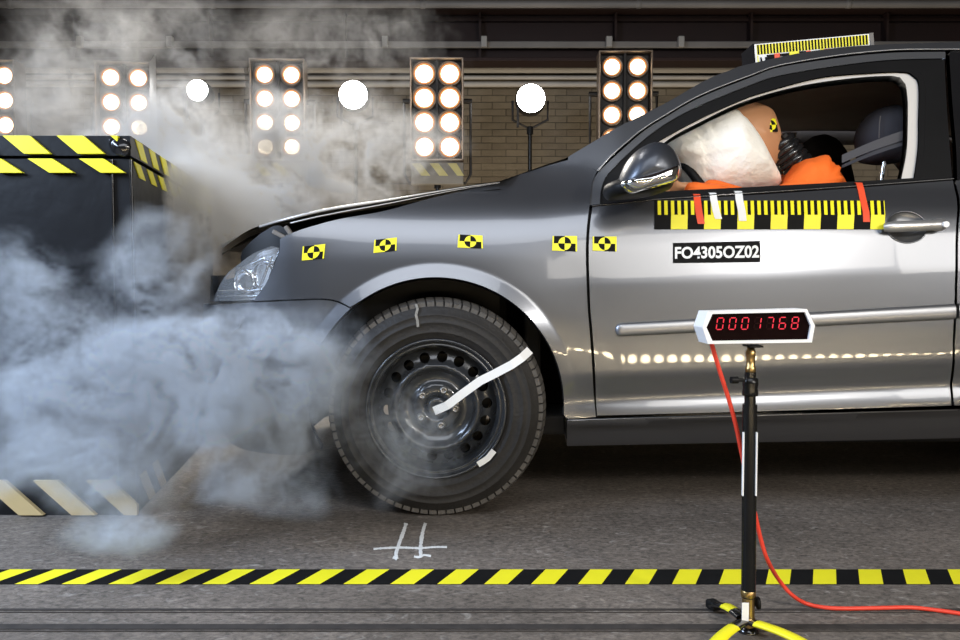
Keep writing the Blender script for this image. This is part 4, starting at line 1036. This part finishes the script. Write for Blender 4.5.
def bstripes(name, z0, z1, firstpx, wpx, perpx, slant_px, side=True, lab=None, amin=0.0, m_=None, dmax=9):
    Y = bc.y-.006; mb = MB(); s_ = Y/795.0
    # front: parallelograms leaning back; px positions of the top left corners
    x = firstpx-perpx*22
    while x < 140:
        def X(p, z): t = (z1-z)/(z1-z0); return (p+slant_px*t-480)*s_
        xr_ = corner.x-amin
        pts = [(x,z1),(x+wpx,z1),(x+wpx,z0),(x,z0)]
        P3 = [(X(a,z),z) for a,z in pts]
        # clip at the corner
        poly = []
        for i in range(4):
            A,B = P3[i],P3[(i+1)%4]
            if A[0]<=xr_: poly.append(A)
            if (A[0]-xr_)*(B[0]-xr_)<0: t=(xr_-A[0])/(B[0]-A[0]); poly.append((xr_,A[1]+(B[1]-A[1])*t))
        if len(poly)>=3 and min(p[0] for p in poly)>corner.x-2.58:
            mb.add([V((a, bc.y-.010, z)) for a,z in poly]+[V((a, bc.y+.004, z)) for a,z in poly],[list(range(len(poly)))]+[[i,(i+1)%len(poly),len(poly)+(i+1)%len(poly),len(poly)+i] for i in range(len(poly))],0)
        x += perpx
    if side:
        per = perpx*s_; d = (firstpx*0+.05)
        while d < min(dmax,BD-.12):
            w_ = wpx*s_; sl = slant_px*s_
            ox = V((-.001 if z1 > zl+.01 else -.006,0,0)); vs = [ox+Bp(0,d,z1), ox+Bp(0,d+w_,z1), ox+Bp(0,d+w_+sl,z0), ox+Bp(0,d+sl,z0)]
            mb.add(vs+[v-V((.004,0,0)) for v in vs],[(0,1,2,3),(0,1,5,4),(1,2,6,5),(2,3,7,6),(3,0,4,7)],0); d += per
    o = part(name, mb, m_ or M_yel, bar); o['label'] = lab
zA = zat
bstripes('hazard_stripes', zl+.004, bh-.002, 10.5, 26, 53, 20.5, lab='yellow stripes on lid edge', amin=.035)
bstripes('hazard_stripes', zat(173,bc.y), zl-.010, 34.5, 24, 50.5, 21, lab='yellow stripes just under the lid')
bstripes('hazard_stripes', zat(515,bc.y)+.002, zat(480,bc.y), 32, 24.5, 53, 38, lab='yellow stripes along the foot, smoke haze mixed into the colour', m_=mat('smoke_hazed_yellow',(.55,.43,.22),rough=.6,var=.1), dmax=.35)  # tan tint puts the smoke haze into the yellow print

# ================================================================== COUNTER STAND
gb = ground(748, 634); YS = gb.y
st = empty('digital_counter_stand', (gb.x, YS, 0), 'black tripod stand holding a white counter with red digits 0001768', 'counter')
def sp(px, py, dy=0): return at(px, py, YS+dy)
pxm = YS/795.0
case_f = [(708,311.5),(807,309),(815,325.5),(812,342.5),(708,344),(702.5,327.5)]
cf = [sp(x,y,-.02) for x,y in case_f]; cbk = [v+V((0,.062,0)) for v in cf]
# outer shell front ring + sides
inn = [(712.5,314),(805,312),(811,325.5),(808.5,339.5),(712.5,341),(706.5,327.5)]
ci = [sp(x,y,-.02) for x,y in inn]; cii = [v+V((0,.006,0)) for v in ci]
mb = MB()
for i in range(6):
    j=(i+1)%6
    mb.add([cf[i],cf[j],ci[j],ci[i]],[(0,1,2,3)]); mb.add([cf[i],cf[j],cbk[j],cbk[i]],[(0,1,2,3)]); mb.add([ci[i],ci[j],cii[j],cii[i]],[(0,1,2,3)])
mb.add(cbk,[[0,1,2,3,4,5]])
case = part('counter_case', mb, M_case, st); case['label'] = 'white six-sided counter case'
part('display_window', MB().add(cii,[[0,1,2,3,4,5]]).add([v+V((0,.01,0)) for v in cii],[[5,4,3,2,1,0]]), M_disp, case)
# seven-segment digits
SEG = {'0':'abcdef','1':'bc','7':'abcf','6':'acdefg','8':'abcdefg'}
SEG['7'] = 'abc'
def digit(ch_, px, py, w_, h_, on):
    mb = MB(); t = .9; sl = 1.6
    def Q(x,y): return sp(px+x*w_+ (0.5-y)*sl, py+y*h_-.012*x*w_, -.0155)
    def seg(a,b,horiz):
        (x0,y0),(x1,y1) = a,b; e = .085
        if horiz:
            hh = t/h_/1.0*.5; vs=[Q(x0+e,y0),Q(x0+e*1.9,y0-hh),Q(x1-e*1.9,y0-hh),Q(x1-e,y0),Q(x1-e*1.9,y0+hh),Q(x0+e*1.9,y0+hh)]
        else:
            ww = t/w_*.5; e2=.05; vs=[Q(x0,y0+e2),Q(x0+ww,y0+e2*2),Q(x0+ww,y1-e2*2),Q(x0,y1-e2),Q(x0-ww,y1-e2*2),Q(x0-ww,y0+e2*2)]
        mb.add(vs,[[0,1,2,3,4,5]]); mb.add([v+V((0,.0015,0)) for v in vs],[[5,4,3,2,1,0]])
    S7 = {'a':((0,0),(1,0),1),'b':((1,0),(1,.5),0),'c':((1,.5),(1,1),0),'d':((0,1),(1,1),1),'e':((0,.5),(0,1),0),'f':((0,0),(0,.5),0),'g':((0,.5),(1,.5),1)}
    for k_,v_ in S7.items():
        if (k_ in SEG[ch_]) == on: seg(*v_)
    if mb.v: part('digit' if on else 'unlit_segments', mb, M_led if on else M_ledoff, case)
for i,c_ in enumerate('0001768'):
    x_ = 717+12.5*i; digit(c_, x_, 318-.12*i, 6.2, 11.5, True); digit(c_, x_, 318-.12*i, 6.2, 11.5, False)
part('mount_plate', MB().box(sp(753,345.8,.012),(14*pxm,.04,2.2*pxm),bev=.001), M_black, st)
part('spigot', MB().lathe(sp(750.5,374,.012),(0,0,1),[(0,0),(5.2*pxm,0),(5.2*pxm,7*pxm),(4.3*pxm,8*pxm),(4.3*pxm,18*pxm),(5*pxm,19*pxm),(5*pxm,23*pxm),(3.8*pxm,24*pxm),(3.8*pxm,28*pxm),(0,28*pxm)],n=24), M_brass, st)
part('upper_tube', MB().cyl(sp(750.3,372,.012),sp(750.0,410,.012),5.6*pxm,24), M_pole, st)
part('clamp_collar', MB().lathe(sp(750.2,396,.012),(0,0,1),[(5.6*pxm,0),(7.6*pxm,.5*pxm),(7.8*pxm,4*pxm),(7.3*pxm,8*pxm),(7.8*pxm,12*pxm),(7.6*pxm,18*pxm),(5.6*pxm,19*pxm)],n=24), M_pole, st)
part('clamp_knob', MB().cyl(sp(744,380,.0),sp(737,380,-.004),1.8*pxm,12).cyl(sp(737.5,380,-.004),sp(731,380,-.006),3.6*pxm,10), M_black, st)
part('main_pole', MB().cyl(sp(749.8,404,.012),sp(748.4,597,.012),7.2*pxm,28), M_pole, st)
for d_ in (-7.1,7.1):
    part('white_edge_strip', MB().box(at(749.6+d_*.93,464,YS-.002),(.0022,.006,64*pxm)), M_wht, st)
part('lower_pole', MB().cyl(sp(748.4,596,.012),sp(748.2,626,.012),6.2*pxm,24), M_brass, st)
part('lower_collar', MB().lathe(sp(748.3,622,.012),(0,0,1),[(6.2*pxm,0),(7*pxm,1*pxm),(7*pxm,4*pxm),(6.3*pxm,5*pxm)],n=24), M_brass, st)
part('lower_collar', MB().lathe(sp(748.3,595,.012),(0,0,1),[(6.2*pxm,-2*pxm),(7.4*pxm,-1*pxm),(7.4*pxm,5*pxm),(6.2*pxm,6*pxm)],n=24), M_brass, st)
part('pole_label', MB().box(sp(745.3,612,-.0035+.002),(7*pxm,.0015,19*pxm),bev=.0003), M_wht, st)
part('locking_knob', MB().lathe(sp(755.5,603,.014),(1,0,0),[(0,-.001),(.008,0),(.012,.003),(.012,.007),(0,.008)],n=20), M_black, st)
hub = sp(748.2,628,.012)
part('leg_hub', MB().lathe(hub+V((0,0,-.018)),(0,0,1),[(0,0),(.014,0),(.020,.006),(.020,.016),(.013,.022),(0,.022)],n=20).cyl(hub+V((0,0,-.03)),hub+V((0,0,-.012)),.010,12), M_gloss, st)
def leg(dirv, L, mats, y0f, y1f):
    # a curved flat-bar leg, black at both ends, yellow tape in the middle
    d_ = V(dirv).normalized(); pts = []
    for k in range(17):
        t = k/16; pts.append(V((gb.x,YS+.012,0))+d_*(.014+L*t)+V((0,0,.022+.010*math.sin(PI*t*.8)-.0155*t**1.6)))
    segs = ((0,y0f,1),(y0f,y1f,0),(y1f,1,1)); root = None
    for a_,b_3,k in segs:
        i0,i1 = int(a_*16),int(b_3*16)
        if i1<=i0: continue
        mb = MB().tube(pts[i0:i1+1], .0135, n=8, flat=.4)
        if root is None: root = part('leg', mb, M_gloss, st)
        elif k==0: part('yellow_tape', mb, M_yel, root)
        else: part('leg_end', mb, M_gloss, root)
    e = pts[-1]; part('rubber_foot', MB().box(e+V((0,0,.002)),(.026,.022,.018),rot=(0,0,math.atan2(d_.y,d_.x)),bev=.004), M_black, root)
leg((-.36,.93,0), .085, None, .25, .6)
leg((-.66,-.75,0), .17, None, .25, .85)
leg((.55,-.83,0), .17, None, .0625, .85)
# cable: hangs from the counter, runs behind the pole and away over the floor
cp_ = [sp(711.5,343,.02),sp(714,352,.025),sp(720,372,.03),sp(729,400,.035),sp(736.5,428,.04),sp(742,455,.042),sp(749,488,.045),sp(756,518,.05),sp(761,540,.055),sp(768,561,.06)]
cp_ += [at(779,580,1.60), at(792,595,1.60), gp(806,603.5,.008), gp(824,607.5,.005), gp(845,608.5,.005), gp(880,608,.005), gp(910,607.5,.005), gp(935,610,.005), gp(960,613.5,.005), gp(1000,620,.005), gp(1100,625,.005)]
o = MB().tube(catmull(cp_, .012), .0042, n=10).build('red_cable', M_cable); tag(o, 'red cable hanging from the counter and running right across the floor', 'cable')
o.name='cable'

# ================================================================== LAMPS
M_haz = M_yel
def rack(px_cols, py_rows, Y, lab, rotz=0.0, stand_px=None, lower=True, barn=False, dim=1.0):
    cx_ = sum(px_cols)/2; top, bot = py_rows[0], py_rows[-1]; s_ = Y/795.0
    c0 = at(cx_, (top+bot)/2, Y)
    root = empty('lamp_rack', (c0.x, Y+.1, 0), lab, 'lamp rack', 'eight-lamp racks along the brick wall')
    half = (px_cols[1]-px_cols[0])/2*s_; hz = (bot-top)/2*s_
    Rz = Matrix.Rotation(rotz,3,'Z')
    W = lambda v: Rz@V(v)+c0
    def rbox(mb, c, d, bev=.006): return mb.box(W(c), d, rot=(0,0,rotz), bev=bev)
    r = .080*dim
    mb = MB(); rbox(mb, (0,.07,0), (half*2+.19,.10,hz*2+.20), .01)
    hs = part('housing', mb, M_lampblk, root)
    mb = MB()
    for sx in (-1,1): rbox(mb, (sx*(half+.10),.02,-.0), (.012,.16,hz*2+.22), .002)
    for sz in (-1,1): rbox(mb, (0,.02,sz*(hz+.105)), (half*2+.205,.16,.012), .002)
    part('frame_edge', mb, M_lampedge, hs)
    part('centre_bar', rbox(MB(), (0,.0,0), (.02,.04,hz*2+.2), .002), M_lampblk, hs)
    n = len(py_rows)
    for sx in (-1,1):
        for k in range(n):
            z = hz-(2*hz)*k/(n-1)
            lm = part('lamp', MB().lathe(W((sx*half,0,z)), Rz@V((0,-1,0)), [(r,-.03),(r*1.06,.0),(r*1.03,.018),(r*.93,.022),(r*.90,.0)], n=28), M_lampedge, root)
            part('lens', MB().lathe(W((sx*half,0,z)), Rz@V((0,-1,0)), [(r*.70,.004),(r*.66,.011),(r*.4,.020),(0,.024)], n=28), M_warm, lm)
            part('reflector_halo', MB().lathe(W((sx*half,0,z)), Rz@V((0,-1,0)), [(r*.88,.010),(r*.86,.014),(r*.82,.012),(r*.68,-.004)], n=28), M_halo, lm)
    if lower:
        zb = -hz-.19
        rbox(MB(), (0,.04,zb), (half*2+.20,.08,.12), .006)
        ap = part('apron', rbox(MB(), (0,.04,zb-.01), (half*2+.21,.08,.17), .006), M_apron, root)
        mb = MB(); wd = half*2+.22
        for k in range(3):
            x0 = -wd/2+wd*(k+.08)/3; w_ = wd/3*.5; z1_,z0_ = zb+.065,zb-.03
            mb.add([W((a,-.0035,z)) for a,z in ((x0,z1_),(x0+w_,z1_),(min(x0+w_+.075,wd/2),z0_),(x0+.075,z0_))],[(0,1,2,3)],0)
        part('hazard_stripes', mb, M_washed, ap)
    # yoke and stand
    zc = 0.0; yk = [W((-half-.16,.06,hz*.35)), W((-half-.16,.06,-hz-.20)), W((-half-.12,.06,-hz-.27)), W((half+.12,.06,-hz-.27)), W((half+.16,.06,-hz-.20)), W((half+.16,.06,hz*.35))]
    part('yoke', MB().tube(yk, .012, n=8).cyl(W((-half-.17,.06,hz*.3)),W((-half-.10,.06,hz*.3)),.02,10).cyl(W((half+.17,.06,hz*.3)),W((half+.10,.06,hz*.3)),.02,10), M_lampblk, root)
    b = W((0,.06,-hz-.27)); stand(root, b)
    if barn:
        part('barn_door', MB().add([W((half+.13,-.02,hz+.18)),W((half+.16,-.30,hz+.04)),W((half+.16,-.30,-hz-.1)),W((half+.13,-.02,-hz-.12))],[(0,1,2,3)]).add([W((half+.134,-.02,hz+.18)),W((half+.164,-.30,hz+.04)),W((half+.164,-.30,-hz-.1)),W((half+.134,-.02,-hz-.12))],[(3,2,1,0)]), M_steel, root)
    return root
def stand(root, b):
    z1_ = .55
    s_ = part('stand', MB().cyl(b, (b.x,b.y,z1_+.1), .016, 12).cyl((b.x,b.y,z1_+.35),(b.x,b.y,.18),.021,12), M_pole, root)
    part('stand_collar', MB().cyl(V((b.x,b.y,z1_+.30)),V((b.x,b.y,z1_+.38)),.028,12), M_black, s_)
    part('stand_collar', MB().cyl(b-V((0,0,.04)),b+V((0,0,.02)),.026,12), M_black, s_)
    part('stand_knob', MB().box((b.x+.04,b.y,z1_+.34),(.05,.02,.02)), M_black, s_)
    for k in range(3):
        a_ = .5+2*PI*k/3
        part('leg', MB().tube([V((b.x,b.y,z1_)),V((b.x+.30*math.cos(a_),b.y+.30*math.sin(a_),.012))],.011,n=8), M_pole, s_)
YR = 6.2
rack((-20,5.5),(77,102,125,149), YR, 'eight-lamp rack cut off by the left edge of the picture', .0)
rack((112.5,138.5),(79,103.5,127.5,151), YR, 'eight-lamp rack behind the barrier with a metal barn door', .12, barn=True)
rack((265.5,291.5),(76,99.5,123,146), YR, 'eight-lamp rack in the smoke, between two round spotlights', .05)
rack((424.5,449.5),(75,98,122,146), YR, 'eight-lamp rack standing clear above the middle of the bonnet', .0, dim=1.17)
rack((612,637),(68,91.5,115,138), YR, 'eight-lamp rack half hidden behind the windscreen pillar', -.03)
def spot(px, py, Y, lab, r=.115, standx=None):
    c0 = at(px, py, Y); root = empty('spotlight', (c0.x, Y+.1, 0), lab, 'spotlight', 'round white spotlights between the racks')
    h = part('housing', MB().lathe(c0,(0,1,0),[(r,-.0),(r*1.05,.02),(r*1.05,.12),(r*.8,.22),(r*.3,.27),(0,.27)],n=32), M_lampblk, root)
    part('lens', MB().lathe(c0,(0,-1,0),[(r*.96,-.01),(r*.9,.008),(r*.5,.026),(0,.034)],n=32), M_cool, h)
    bx = V((standx if standx is not None else c0.x, Y+.12, c0.z-.22))
    part('yoke', MB().tube([c0+V((-.14,.1,.0)),c0+V((-.14,.1,-.15)),V((bx.x,bx.y,bx.z)),c0+V((.14,.1,-.15)),c0+V((.14,.1,.0))],.010,n=8).box(c0+V((-.1,.05,-.10)),(.02,.03,.24),bev=.003), M_lampblk, root)
    stand(root, bx)
spot(197, 90, 6.35, 'round white spotlight between the barrier and the smoky rack', .085)
spot(353, 94.5, 6.35, 'round white spotlight left of the clear lamp rack')
spot(531, 98, 6.35, 'round white spotlight right of the clear lamp rack')
# a row of small lamps on a bar behind the camera, mirrored in the lower door
lb = empty('lamp_bar', (1.0,-1.35,.0), 'bar of small warm lamps standing behind the camera', 'lamp bar')
LZ = .15
part('bar', MB().box((1.3,-1.39,LZ),(5.2,.05,.06),bev=.005), M_lampblk, lb)
for k in range(46):
    x_ = -.95+.098*k; l_ = part('lamp', MB().lathe((x_,-1.35,LZ),(0,1,0),[(.036,-.03),(.040,0),(.036,.006)],n=12), M_lampedge, lb)
    part('lens', MB().lathe((x_,-1.35,LZ),(0,1,0),[(.034,-.0),(.025,.008),(0,.012)],n=12), M_spark, l_)
for x_ in (-1,1.3,3.6): part('leg', MB().box((x_,-1.42,LZ/2),(.04,.03,LZ),bev=.003).box((x_,-1.40,.01),(.06,.3,.02),bev=.003), M_pole, lb)

# ================================================================== SMOKE (voxel clouds made with geometry nodes)
def smoke(name, lo, hi, vox, blobs, dens, seed, nscale, lo_t, hi_t, warp, col, label, absorb=(.5,.5,.5), aniso=.1, fil=0.0):
    me = bpy.data.meshes.new(name); o = bpy.data.objects.new(name, me); C.objects.link(o)
    tag(o, label, 'smoke', kind='stuff')
    vm = bpy.data.materials.new(name+'_vapour'); vm.use_nodes = True; nt = vm.node_tree
    for n_ in list(nt.nodes): nt.nodes.remove(n_)
    out = nt.nodes.new('ShaderNodeOutputMaterial'); pv = nt.nodes.new('ShaderNodeVolumePrincipled')
    pv.inputs['Color'].default_value = (*col,1); pv.inputs['Density'].default_value = dens; pv.inputs['Anisotropy'].default_value = aniso
    nt.links.new(pv.outputs[0], out.inputs['Volume'])
    ng = bpy.data.node_groups.new(name, 'GeometryNodeTree')
    ng.interface.new_socket('Geometry', in_out='OUTPUT', socket_type='NodeSocketGeometry')
    N = ng.nodes.new; L = ng.links.new
    gout = N('NodeGroupOutput'); vc = N('GeometryNodeVolumeCube'); sm = N('GeometryNodeSetMaterial')
    sm.inputs['Material'].default_value = vm
    vc.inputs['Min'].default_value = lo; vc.inputs['Max'].default_value = hi
    for k,ax_ in enumerate('XYZ'): vc.inputs['Resolution '+ax_].default_value = int((hi[k]-lo[k])/vox)
    pos = N('GeometryNodeInputPosition')
    def M_(op, a, b=None, c=None):
        n = N('ShaderNodeMath'); n.operation = op
        for i,x in enumerate((a,b,c)):
            if x is None: continue
            if isinstance(x,(int,float)): n.inputs[i].default_value = x
            else: L(x, n.inputs[i])
        return n.outputs[0]
    def VM(op, a, b=None):
        n = N('ShaderNodeVectorMath'); n.operation = op
        for i,x in enumerate((a,b)):
            if x is None: continue
            if isinstance(x,(tuple,Vector)): n.inputs[i].default_value = tuple(x)
            else: L(x, n.inputs[i])
        return n.outputs['Value'] if op == 'LENGTH' else n.outputs['Vector']
    def SS(x, a, b):
        n = N('ShaderNodeMapRange'); n.interpolation_type = 'SMOOTHSTEP'; L(x, n.inputs['Value'])
        n.inputs['From Min'].default_value = a; n.inputs['From Max'].default_value = b; return n.outputs['Result']
    def NZ(v, sc, det, rough=.55, dist=0.0):
        n = N('ShaderNodeTexNoise'); L(v, n.inputs['Vector']); n.inputs['Scale'].default_value = sc; n.inputs['Detail'].default_value = det
        n.inputs['Roughness'].default_value = rough; n.inputs['Distortion'].default_value = dist; return n
    p0 = VM('ADD', VM('MULTIPLY', pos.outputs[0], (1.0,.6,1.0)), (seed,seed*1.7,0))
    w1 = NZ(p0, nscale*.8, 2); d1 = VM('MULTIPLY', VM('SUBTRACT', w1.outputs['Color'], (.5,.5,.5)), (warp,warp,warp))
    p1 = VM('ADD', p0, d1)
    w2 = NZ(p1, nscale*2.6, 3); d2 = VM('MULTIPLY', VM('SUBTRACT', w2.outputs['Color'], (.5,.5,.5)), (warp*.55,)*3)
    p2 = VM('ADD', p1, d2)
    n1 = NZ(p2, nscale, 7, .60).outputs['Fac']
    body = SS(n1, lo_t, hi_t)
    n2 = NZ(p2, nscale*2.2, 5, .6).outputs['Fac']
    ridge = M_('SUBTRACT', 1.0, M_('MULTIPLY', M_('ABSOLUTE', M_('SUBTRACT', n2, .5)), 7.0))
    ridge = M_('POWER', M_('MAXIMUM', ridge, 0.0), 2.0)
    tex = M_('ADD', body, M_('MULTIPLY', ridge, fil))
    pe = VM('SUBTRACT', VM('ADD', pos.outputs[0], VM('MULTIPLY', d1, (.8,.3,.8))), (0,0,0))
    env = None
    for c, r, a in blobs:
        q = VM('LENGTH', VM('DIVIDE', VM('SUBTRACT', pe, tuple(c)), tuple(r)))
        g_ = M_('MULTIPLY', SS(q, 1.0, 0.15), a)
        env = g_ if env is None else M_('ADD', env, g_)
    sepz = N('ShaderNodeSeparateXYZ'); L(pos.outputs[0], sepz.inputs[0])
    dn = M_('MULTIPLY', env, tex); dn = M_('SUBTRACT', dn, .012); dn = M_('MAXIMUM', dn, 0.0)
    L(dn, vc.inputs['Density']); L(vc.outputs['Volume'], sm.inputs['Geometry']); L(sm.outputs[0], gout.inputs[0])
    md = o.modifiers.new('smoke','NODES'); md.node_group = ng
    return o
def blob(px, py, Y, rx, ry, a, ryy=.2):
    c = at(px,py,Y); s_ = Y/795.0
    return (c, (rx*s_, ryy, ry*s_), a)
smoke('smoke_cloud', (-1.75,1.66,0.0), (0.15,2.20,1.05), .0085,
  [blob(215,375,1.98,160,95,1.5,.15), blob(90,400,2.02,150,130,.75,.14), blob(20,300,2.05,120,70,.35,.12), blob(80,480,1.9,130,60,.5,.12), blob(190,400,2.08,110,80,.6,.12), blob(300,380,1.98,65,105,.8,.12),
   blob(130,540,1.76,75,34,.9,.10), blob(400,440,2.05,80,80,.45,.09), blob(250,465,1.95,95,45,.6,.12), blob(335,345,2.08,50,55,.3,.09), blob(160,270,2.06,70,60,.5,.10)],
  22, 3.1, 5.5, .45, .68, .34, (.84,.91,1.0), 'thick bluish smoke rolling low in front of the barrier and the car nose', fil=.8)
smoke('smoke_plume', (-2.9,2.50,0.55), (0.15,4.0,2.35), .0125,
  [blob(210,215,2.72,85,110,1.2,.16), blob(165,150,3.2,110,70,1.0,.18), blob(70,95,3.5,130,110,.17,.22), blob(290,155,3.4,125,70,1.1,.16), blob(385,150,3.5,90,60,.7,.14),
   blob(330,45,3.6,190,75,.10,.16), blob(110,20,3.6,120,60,.13,.2), blob(20,110,3.6,110,90,.10,.2), blob(255,215,3.1,80,50,1.0,.16), blob(190,60,3.3,60,120,.15,.12)],
  17, 9.4, 3.6, .48, .68, .50, (.96,.95,.93), 'pale wispy smoke rising behind the barrier and the bonnet', fil=1.2)
